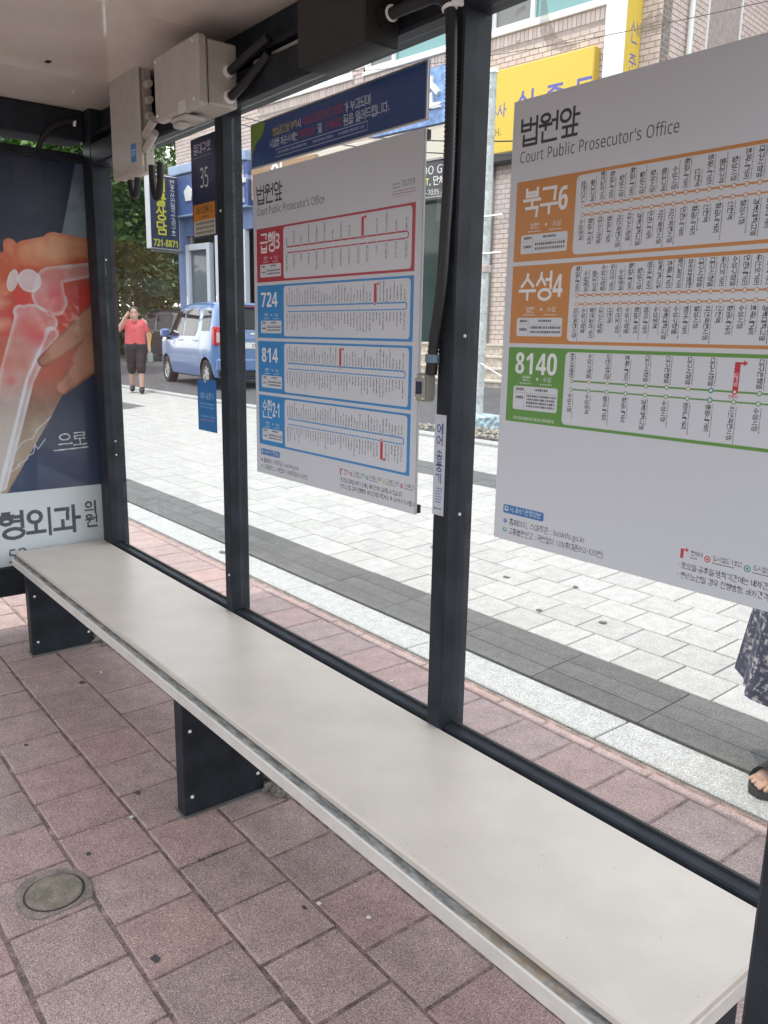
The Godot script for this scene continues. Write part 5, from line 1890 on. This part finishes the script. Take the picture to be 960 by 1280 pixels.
func car(called: String, label: String, paint: StandardMaterial3D, at: Vector3, turn: float, plate: String) -> void:
	var t := thing(called, label, "car", at, turn, "cars parked on the lot")
	var m := MB.new()
	var xs := []
	var x := -1.86
	while x < 1.66:
		xs.append(x)
		x += .035
	xs.append_array([1.67, 1.70, 1.725, 1.74])
	var rings := []
	for i in xs.size():
		var xx: float = xs[i]
		var top := roof_line(xx)
		var bot := .24
		for a in [-1.26, 1.26]:
			var dx := absf(xx - a)
			if dx < .345:
				bot = maxf(bot, .28 + sqrt(maxf(0.0, .345 * .345 - dx * dx)))
		var shrink := 1.0
		if xx > 1.62:
			shrink = 1.0 - pow((xx - 1.62) / .14, 2.4) * .10
			top = minf(top, 1.66 - (xx - 1.62) * .5)
		var ring := PackedVector3Array()
		var ys := [0.0, .06, .25, .5, .7, .84, .93, .98, 1.0]
		for q in ys:
			var y: float = lerpf(bot, top, q)
			var w := half_width(xx, y, top) * shrink
			if q > .93:
				w -= .045 if q < .99 else .17
			elif q > .9:
				w -= .012
			ring.append(Vector3(xx, y, w))
		rings.append(ring)
	var N: int = rings[0].size()
	var full := []
	for r in rings:
		var f := PackedVector3Array()
		for j in N:
			f.append(r[j])
		for j in range(N - 1, -1, -1):
			f.append(Vector3(r[j].x, r[j].y, -r[j].z))
		full.append(f)
	var st := SurfaceTool.new()
	st.begin(Mesh.PRIMITIVE_TRIANGLES)
	st.set_smooth_group(0)
	for i in full.size() - 1:
		for j in 2 * N - 1:
			var a: Vector3 = full[i][j]
			var b: Vector3 = full[i][j + 1]
			var c: Vector3 = full[i + 1][j + 1]
			var d: Vector3 = full[i + 1][j]
			for v in [a, b, c, a, c, d]:
				st.add_vertex(v)
	for e in [0, full.size() - 1]:
		var f: PackedVector3Array = full[e]
		for j in N - 1:
			var q := [f[j], f[j + 1], f[2 * N - 2 - j], f[2 * N - 1 - j]]
			for v in ([q[0], q[1], q[2], q[0], q[2], q[3]] if e > 0 else [q[0], q[2], q[1], q[0], q[3], q[2]]):
				st.add_vertex(v)
	st.generate_normals()
	part(t, "body", st.commit(), paint)
	part(t, "underbody", bx(Vector3(-1.78, .2, -.66), Vector3(1.68, .62, .66), .02), mat("car_black", lin(.012, .012, .013), .6))
	part(t, "bumper_sill", bx(Vector3(1.60, .25, -.70), Vector3(1.765, .36, .70), .02), mat("car_black"))
	part(t, "rear_bumper", bx(Vector3(1.60, .365, -.735), Vector3(1.785, .60, .735), .03), paint)
	var gl := mat("car_glass", lin(.014, .017, .016), .04)
	gl.metallic_specular = .35
	for s in [1.0, -1.0]:
		part(t, "window", side_panel([[-.98, 1.06], [-.60, 1.49], [-.10, 1.55], [-.10, 1.02], [-.96, 1.02]], .004, s), gl)
		part(t, "window", side_panel([[-.02, 1.02], [-.02, 1.55], [.70, 1.56], [.80, 1.45], [.76, 1.12], [.66, 1.02]], .004, s), gl)
		part(t, "window", side_panel([[1.02, 1.12], [.98, 1.5], [1.04, 1.54], [1.42, 1.52], [1.46, 1.42], [1.46, 1.12]], .004, s), gl)
		for q in [[-.062, .42, .054], [.86, .62, .008]]:
			part(t, "door_gap", side_panel([[q[0] - .006, q[1]], [q[0] - .006, 1.5], [q[0] + .006, 1.5], [q[0] + .006, q[1]]], .0025, s), mat("car_black"))
		for hx in [-.2, .74]:
			var h := MB.new()
			h.tube(PackedVector3Array([Vector3(hx - .09, .93, (.80 + .012) * s), Vector3(hx - .05, .935, (.80 + .03) * s), Vector3(hx + .05, .935, (.80 + .03) * s), Vector3(hx + .09, .93, (.80 + .012) * s)]), [.012, .013, .013, .012], 8)
			part(t, "door_handle", h, mat("chrome", lin(.6, .6, .6), .15, .9))
		var mi := MB.new()
		mi.box(Vector3(-1.05, .98, .80 * s), Vector3(-.90, 1.16, .98 * s), .035)
		var mr := part(t, "mirror", mi, paint)
		part(mr, "mirror_stalk", bx(Vector3(-.99, .93, .74 * s), Vector3(-.93, .99, .86 * s), .01), mat("car_black"))
		part(t, "tail_light", bx(Vector3(1.56, .84, .60 * s), Vector3(1.752, 1.20, .772 * s), .035), mat("tail_red", lin(.42, .015, .02), .12))
		part(t, "lamp_lens", bx(Vector3(1.66, .90, .66 * s), Vector3(1.7575, 1.10, .74 * s), .012), mat("lamp_clear", lin(.45, .42, .40), .1))
		part(t, "reflector", bx(Vector3(1.70, .46, .52 * s), Vector3(1.789, .50, .68 * s), .006), mat("tail_red"))
		part(t, "head_light", bx(Vector3(-1.80, .72, .50 * s), Vector3(-1.66, .92, .70 * s), .03), mat("lamp_clear"))
		for wx in [-1.26, 1.26]:
			var w := Node3D.new()
			w.name = "wheel"
			t.add_child(w, true)
			w.position = Vector3(wx, .285, .70 * s)
			var ty := MB.new()
			var prof := [[.18, -.09], [.25, -.10], [.278, -.085], [.285, -.05], [.285, .05], [.278, .085], [.25, .10], [.18, .09]]
			for i in prof.size() - 1:
				for k in 28:
					var a := TAU * k / 28
					var b := TAU * (k + 1) / 28
					var p: Array = prof[i]
					var q: Array = prof[i + 1]
					ty.quad(Vector3(cos(a) * p[0], sin(a) * p[0], p[1]), Vector3(cos(b) * p[0], sin(b) * p[0], p[1]), Vector3(cos(b) * q[0], sin(b) * q[0], q[1]), Vector3(cos(a) * q[0], sin(a) * q[0], q[1]))
			part(w, "tyre", ty, mat("tyre", lin(.018, .018, .018), .85))
			var hub := MB.new()
			hub.cyl(Vector3(0, 0, .02 * s), Vector3(0, 0, .05 * s), .185, .185, 28)
			part(w, "wheel_well", hub, mat("car_black"))
			var rim := MB.new()
			for k in 8:
				var a := TAU * k / 8 + .2
				var d := Vector3(cos(a), sin(a), 0)
				var e := Vector3(-sin(a), cos(a), 0) * .026
				var z := Vector3(0, 0, .072 * s)
				rim.quad(d * .03 - e + z, d * .03 + e + z, d * .175 + e * 1.3 + z, d * .175 - e * 1.3 + z)
			for k in 28:
				var a := TAU * k / 28
				var b := TAU * (k + 1) / 28
				rim.quad(Vector3(cos(a) * .165, sin(a) * .165, .074 * s), Vector3(cos(b) * .165, sin(b) * .165, .074 * s), Vector3(cos(b) * .188, sin(b) * .188, .09 * s), Vector3(cos(a) * .188, sin(a) * .188, .09 * s))
			rim.cyl(Vector3(0, 0, .05 * s), Vector3(0, 0, .082 * s), .045, .035, 14)
			part(w, "rim", rim, mat("alloy", lin(.5, .5, .51), .3, .8))
	# front and rear glass
	var ws := MB.new()
	ws.quad(Vector3(-1.085, 1.135, .66), Vector3(-1.085, 1.135, -.66), Vector3(-.585, 1.605, -.58), Vector3(-.585, 1.605, .58))
	part(t, "windscreen", ws, gl)
	part(t, "rear_window", bx(Vector3(1.705, 1.16, -.60), Vector3(1.752, 1.54, .60), .012), gl)
	part(t, "roof_spoiler", bx(Vector3(1.45, 1.60, -.58), Vector3(1.765, 1.655, .58), .02), paint)
	part(t, "brake_lamp", bx(Vector3(1.72, 1.585, -.16), Vector3(1.7675, 1.598, .16)), mat("tail_red"))
	part(t, "tailgate_trim", bx(Vector3(1.72, .955, -.35), Vector3(1.757, .985, .35), .006), paint)
	part(t, "badge", bx(Vector3(1.74, 1.06, -.05), Vector3(1.757, 1.10, .05), .008), mat("chrome"))
	var pl := Pad.new(208, 44, lin(.66, .66, .62))
	pl.text(plate, 96, 5, 34, lin(.03, .03, .04), .12, .95)
	var pp := part(t, "number_plate", bx(Vector3(1.72, .80, -.26), Vector3(1.758, .91, .26), .004), mat("plate_white", lin(.66, .66, .62), .4))
	part(pp, "print", face(Vector3(1.7605, .803, .255), Vector3(1.7605, .803, -.255), Vector3(1.7605, .907, -.255), Vector3(1.7605, .907, .255)), printed("car_plate_" + called, pl.tex(), .4))

func cars() -> void:
	var blue := mat("car_blue", lin(.082, .165, .35), .25)
	blue.clearcoat_enabled = true
	blue.clearcoat = .8
	blue.clearcoat_roughness = .04
	car("parked_car", "light blue boxy small car parked on the lot behind the walking woman", blue, Vector3(-16.01, .235, -8.30), -.12, "22무")
	var blk := mat("car_charcoal", lin(.02, .021, .024), .2)
	blk.clearcoat_enabled = true
	blk.clearcoat = .8
	blk.clearcoat_roughness = .04
	car("parked_car_001", "dark charcoal car standing in the tree shade behind the walking woman", blk, Vector3(-26.6, .36, -12.1), .25, "")

# ------------------------------------------------------------------ people
func people() -> void:
	var skin := mat("skin", lin(.46, .29, .215), .55)
	skin.subsurf_scatter_enabled = true
	skin.subsurf_scatter_strength = .1
	var hair := mat("hair", lin(.016, .013, .012), .5)
	# walking woman in a red polo shirt
	var t := thing("person", "woman in red polo shirt and black shorts walking with a hand at her ear", "person", Vector3(-15.0, .205, -6.02), 1.16)
	var V := func(x: float, y: float, z: float) -> Vector3: return Vector3(x, y, z)
	# figure faces +z; her right is -x (image left)
	var rs := Vector3(-.165, 1.27, 0)
	var ls := Vector3(.165, 1.27, 0)
	var re := Vector3(-.30, 1.13, .03)
	var rw := Vector3(-.155, 1.36, .09)
	var le := Vector3(.235, 1.04, -.02)
	var lw := Vector3(.245, .82, .05)
	var rk := Vector3(-.085, .47, -.02)
	var ra := Vector3(-.095, .085, -.17)
	var lk := Vector3(.085, .47, .10)
	var la := Vector3(.085, .075, .16)
	var bones := [[Vector3(0, 1.41, .01), Vector3(0, 1.47, .0), .075, .085], [Vector3(0, 1.36, .035), Vector3(0, 1.39, .04), .045, .05], [Vector3(0, 1.25, 0), Vector3(0, 1.38, .01), .05, .046],
		[rs, ls, .065, .065], [Vector3(-.07, 1.2, .01), Vector3(-.06, .98, 0), .10, .085], [Vector3(.07, 1.2, .01), Vector3(.06, .98, 0), .10, .085], [Vector3(-.075, .88, 0), Vector3(.075, .88, 0), .11, .11],
		[rs, re, .05, .038], [re, rw, .038, .026], [ls, le, .05, .038], [le, lw, .038, .027],
		[Vector3(-.085, .85, 0), rk, .09, .06], [rk, ra, .056, .036], [Vector3(.085, .85, 0), lk, .09, .06], [lk, la, .056, .036]]
	# hands: palm and fingers
	for hnd in [[rw, Vector3(.55, .8, -.1).normalized(), Vector3(0, 0, 1)], [lw, Vector3(.05, -1, .1).normalized(), Vector3(0, 0, 1)]]:
		var w: Vector3 = hnd[0]
		var d: Vector3 = hnd[1]
		var sde: Vector3 = hnd[2]
		bones.append([w, w + d * .06, .024, .028])
		for k in 4:
			var o: Vector3 = w + d * .065 + sde * (-.026 + .0175 * k)
			bones.append([o, o + d * (.045 + .008 * (1 if k == 1 or k == 2 else 0)) + sde.cross(d) * .015, .009, .008])
		bones.append([w + d * .02 + sde * .02, w + d * .06 + sde * .05, .011, .009])
	part(t, "body", flesh(bones, .03, .012), skin)
	# face details
	var hd := Vector3(0, 1.44, .0)
	var fe := MB.new()
	for s in [-1, 1]:
		fe.box(Vector3(.030 * s - .013, 1.447, .070), Vector3(.030 * s + .013, 1.456, .083), .003)
		fe.box(Vector3(.030 * s - .016, 1.468, .068), Vector3(.030 * s + .016, 1.474, .083), .002)
	part(t, "eyes", fe, mat("eye_dark", lin(.02, .015, .012), .4))
	var nose := [[Vector3(0, 1.45, .078), Vector3(0, 1.415, .096), .008, .013], [Vector3(-.085, 1.44, 0), Vector3(-.085, 1.42, 0), .014, .011], [Vector3(.085, 1.44, 0), Vector3(.085, 1.42, 0), .014, .011]]
	part(t, "nose_and_ears", flesh(nose, .01, .005), skin)
	part(t, "mouth", bx(Vector3(-.02, 1.383, .082), Vector3(.02, 1.391, .093), .003), mat("lips", lin(.32, .10, .09), .5))
	part(t, "hair", flesh([[Vector3(0, 1.485, -.022), Vector3(0, 1.46, -.03), .087, .085], [Vector3(-.05, 1.50, .01), Vector3(.05, 1.50, .01), .05, .05], [Vector3(0, 1.46, -.06), Vector3(0, 1.42, -.075), .055, .04]], .03, .008), hair)
	var red := mat("polo_red", lin(.56, .095, .10), .75)
	part(t, "polo_shirt", flesh([[rs * Vector3(.9, 1, 1), ls * Vector3(.9, 1, 1), .066, .066], [Vector3(-.065, 1.2, .012), Vector3(-.066, .9, 0), .104, .122], [Vector3(.065, 1.2, .012), Vector3(.066, .9, 0), .104, .122], [Vector3(-.06, 1.17, .05), Vector3(.06, 1.17, .05), .06, .06], [Vector3(0, 1.27, 0), Vector3(0, 1.325, .005), .065, .057],
		[rs, rs.lerp(re, .6), .062, .056], [ls, ls.lerp(le, .6), .062, .056]], .022, .01), red)
	part(t, "collar", flesh([[Vector3(-.05, 1.325, .03), Vector3(-.012, 1.285, .085), .014, .012], [Vector3(.05, 1.325, .03), Vector3(.012, 1.285, .085), .014, .012], [Vector3(-.012, 1.285, .086), Vector3(-.04, 1.26, .088), .01, .008], [Vector3(.012, 1.285, .086), Vector3(.04, 1.26, .088), .01, .008]], .012, .006), mat("polo_collar", lin(.30, .05, .06), .8))
	part(t, "shorts", flesh([[Vector3(-.07, .85, 0), Vector3(.07, .85, 0), .126, .126], [Vector3(-.09, .82, 0), rk, .112, .086], [Vector3(.09, .82, 0), lk, .112, .086], [rk, rk.lerp(ra, .16), .084, .08], [lk, lk.lerp(la, .16), .084, .08]], .02, .01), mat("shorts_black", lin(.016, .017, .022), .85))
	for q in [[ra, -.1], [la, .12]]:
		var a: Vector3 = q[0]
		part(t, "shoe", flesh([[a + Vector3(0, .0, -.03), a + Vector3(0, -.03, .10), .05, .044], [a + Vector3(0, -.036, -.045), a + Vector3(0, -.04, .16), .04, .038]], .03, .009), mat("shoe_black", lin(.02, .02, .021), .7))
	var lan := thing("lanyard_bag", "small grey green bag on a yellow strap at the walking woman's side", "bag", Vector3(-15.0, .205, -6.02), 1.16)
	var m := MB.new()
	m.tube(PackedVector3Array([Vector3(.245, 1.13, -.02), Vector3(.285, 1.06, .03), Vector3(.275, .98, .05), Vector3(.26, .90, .05), Vector3(.255, .8, .06), Vector3(.26, .72, .05)]), [.012], 8)
	part(lan, "strap", m, mat("strap_yellow", lin(.62, .42, .03), .7))
	part(lan, "pouch", bx(Vector3(.20, .55, .01), Vector3(.31, .735, .09), .02), mat("pouch_grey", lin(.22, .25, .23), .7))
	# woman in a patterned dress behind the right-hand map
	var w := thing("person_001", "woman in navy and grey patterned dress and black sandals at the right edge", "person", Vector3(-.905, 0.006, -2.40), -.25)
	var sp := [[Vector3(0, 1.40, .01), Vector3(0, 1.47, 0), .075, .086], [Vector3(0, 1.26, 0), Vector3(0, 1.38, .01), .05, .046], [Vector3(-.15, 1.27, 0), Vector3(.15, 1.27, 0), .06, .06], [Vector3(-.07, 1.18, 0), Vector3(.07, 1.18, 0), .1, .1], [Vector3(0, 1.15, 0), Vector3(0, .9, 0), .12, .13],
		[Vector3(-.15, 1.27, 0), Vector3(-.21, 1.0, -.01), .05, .038], [Vector3(-.21, 1.0, -.01), Vector3(-.13, .86, .16), .038, .027], [Vector3(.15, 1.27, 0), Vector3(.21, 1.0, -.01), .05, .038], [Vector3(.21, 1.0, -.01), Vector3(.13, .86, .16), .038, .027]]
	for s in [-1, 1]:
		sp.append([Vector3(.08 * s, .85, 0), Vector3(.065 * s, .46, .02), .09, .062])
		sp.append([Vector3(.065 * s, .46, .02), Vector3(.065 * s, .30, -.012), .055, .056])
		sp.append([Vector3(.065 * s, .30, -.012), Vector3(.065 * s, .085, 0), .054, .033])
		sp.append([Vector3(.065 * s, .065, -.025), Vector3(.07 * s, .05, .07), .036, .034])
		sp.append([Vector3(.07 * s, .05, .06), Vector3(.075 * s, .042, .12), .036, .026])
		for k in 5:
			var o := Vector3(.07 * s + (-.034 + .017 * k) , .036, .135 - absf(k - (1.0 if s > 0 else 3.0)) * .006)
			sp.append([o, o + Vector3(0, -.006, .03), .0082, .0072, .003])
		var wr := Vector3(.13 * s, .86, .16)
		sp.append([wr, wr + Vector3(-.05 * s, -.02, .03), .024, .026])
		for k in 4:
			var o := wr + Vector3(-.06 * s, -.03 + .016 * k - .02, .035)
			sp.append([o, o + Vector3(-.045 * s, -.01, .008), .0085, .0075, .004])
		sp.append([wr + Vector3(-.02 * s, .02, .02), wr + Vector3(-.06 * s, .035, .04), .011, .009])
	part(w, "body", flesh(sp, .018, .0065), skin)
	part(w, "nose_and_ears", flesh(nose, .01, .006), skin)
	fe = MB.new()
	for s in [-1, 1]:
		fe.box(Vector3(.030 * s - .013, 1.447, .070), Vector3(.030 * s + .013, 1.456, .083), .003)
	part(w, "eyes", fe, mat("eye_dark"))
	part(w, "hair", flesh([[Vector3(0, 1.485, -.022), Vector3(0, 1.46, -.03), .088, .087], [Vector3(-.05, 1.50, .01), Vector3(.05, 1.50, .01), .05, .05], [Vector3(-.06, 1.46, -.04), Vector3(-.07, 1.32, -.05), .05, .045], [Vector3(.06, 1.46, -.04), Vector3(.07, 1.32, -.05), .05, .045]], .03, .01), hair)
	# dress: flowing skirt with soft folds, cloth printed in navy, grey and white
	var img := Image.create(512, 512, false, Image.FORMAT_RGB8)
	var n1 := FastNoiseLite.new()
	n1.seed = 21
	n1.noise_type = FastNoiseLite.TYPE_CELLULAR
	n1.cellular_return_type = FastNoiseLite.RETURN_DISTANCE2_SUB
	n1.frequency = .018
	n1.domain_warp_enabled = true
	n1.domain_warp_amplitude = 40
	n1.domain_warp_frequency = .02
	var n2 := FastNoiseLite.new()
	n2.seed = 9
	n2.frequency = .035
	n2.fractal_octaves = 3
	for y in 512:
		for x in 512:
			var a := n1.get_noise_2d(x, y)
			var b := n2.get_noise_2d(x, y)
			var c := lin(.035, .042, .085)
			if a > -.70 and b > -.08:
				c = lin(.34, .35, .37)
			if a > -.6 and b > .06:
				c = lin(.62, .62, .61)
			if b < -.28:
				c = lin(.02, .025, .05)
			img.set_pixel(x, y, c.lerp(lin(.1, .1, .12), rng.randf() * .12))
	var cloth := mat("dress_cloth", Color.WHITE, .85)
	cloth.albedo_texture = ImageTexture.create_from_image(img)
	cloth.uv1_triplanar = true
	cloth.uv1_scale = Vector3.ONE / .40
	m = MB.new()
	var prof := [[.31, .256], [.34, .252], [.5, .23], [.7, .198], [.85, .172], [.97, .138], [1.1, .142], [1.2, .148], [1.29, .12], [1.325, .07]]
	var seg := 72
	for i in prof.size() - 1:
		for k in seg:
			var q := []
			for e in [[i, k], [i, k + 1], [i + 1, k + 1], [i + 1, k]]:
				var a: float = TAU * e[1] / seg
				var pr: Array = prof[e[0]]
				var fold: float = (.022 * sin(a * 7 + .6) + .012 * sin(a * 13 + 2)) * clampf((1.0 - pr[0]) / .6, 0, 1)
				var rx: float = pr[1] + fold
				q.append(Vector3(cos(a) * rx, pr[0] + (.008 * sin(a * 7) if e[0] == 0 else 0.0), sin(a) * rx * .8))
			m.quad(q[1], q[0], q[3], q[2])
	var dress := part(w, "dress", m, cloth)
	part(dress, "sleeve", flesh([[Vector3(-.15, 1.27, 0), Vector3(-.19, 1.1, 0), .07, .066]], .02, .012), cloth)
	part(dress, "sleeve", flesh([[Vector3(.15, 1.27, 0), Vector3(.19, 1.1, 0), .07, .066]], .02, .012), cloth)
	for s in [-1, 1]:
		m = MB.new()
		var op := PackedVector2Array()
		for q in [[-.036, -.065], [-.02, -.075], [.02, -.075], [.034, -.06], [.034, .04], [.048, .10], [.044, .15], [.02, .172], [-.016, .17], [-.04, .145], [-.046, .10], [-.034, .03]]:
			op.append(Vector2(.07 * s + q[0] * 1.0, -q[1]))
		m.prism(op, 0.0, .022, Transform3D(Basis(Vector3.RIGHT, -PI / 2), Vector3.ZERO))
		var sd := part(w, "sandal", m, mat("sandal_black", lin(.014, .014, .015), .6))
		var bd := MB.new()
		var n := 16
		for row in 6:
			for i in n:
				var qs := []
				for e in [[row, i], [row, i + 1], [row + 1, i + 1], [row + 1, i]]:
					var a: float = PI * e[1] / n
					var z: float = .03 + .102 * e[0] / 6.0
					var hgt := lerpf(.112, .074, e[0] / 6.0)
					qs.append(Vector3(.07 * s - cos(a) * .051, .018 + sin(a) * (hgt - .012), z))
				bd.quad(qs[1], qs[0], qs[3], qs[2])
		part(sd, "strap", bd, mat("sandal_black"))

func _ready() -> void:
	rng.seed = 20240
	camera_and_light()
	ground()
	buildings()
	shelter()
	ad_case()
	bench()
	boxes()
	notices()
	far_side()
	pole_and_wires()
	trees()
	cars()
	people()
	litter()
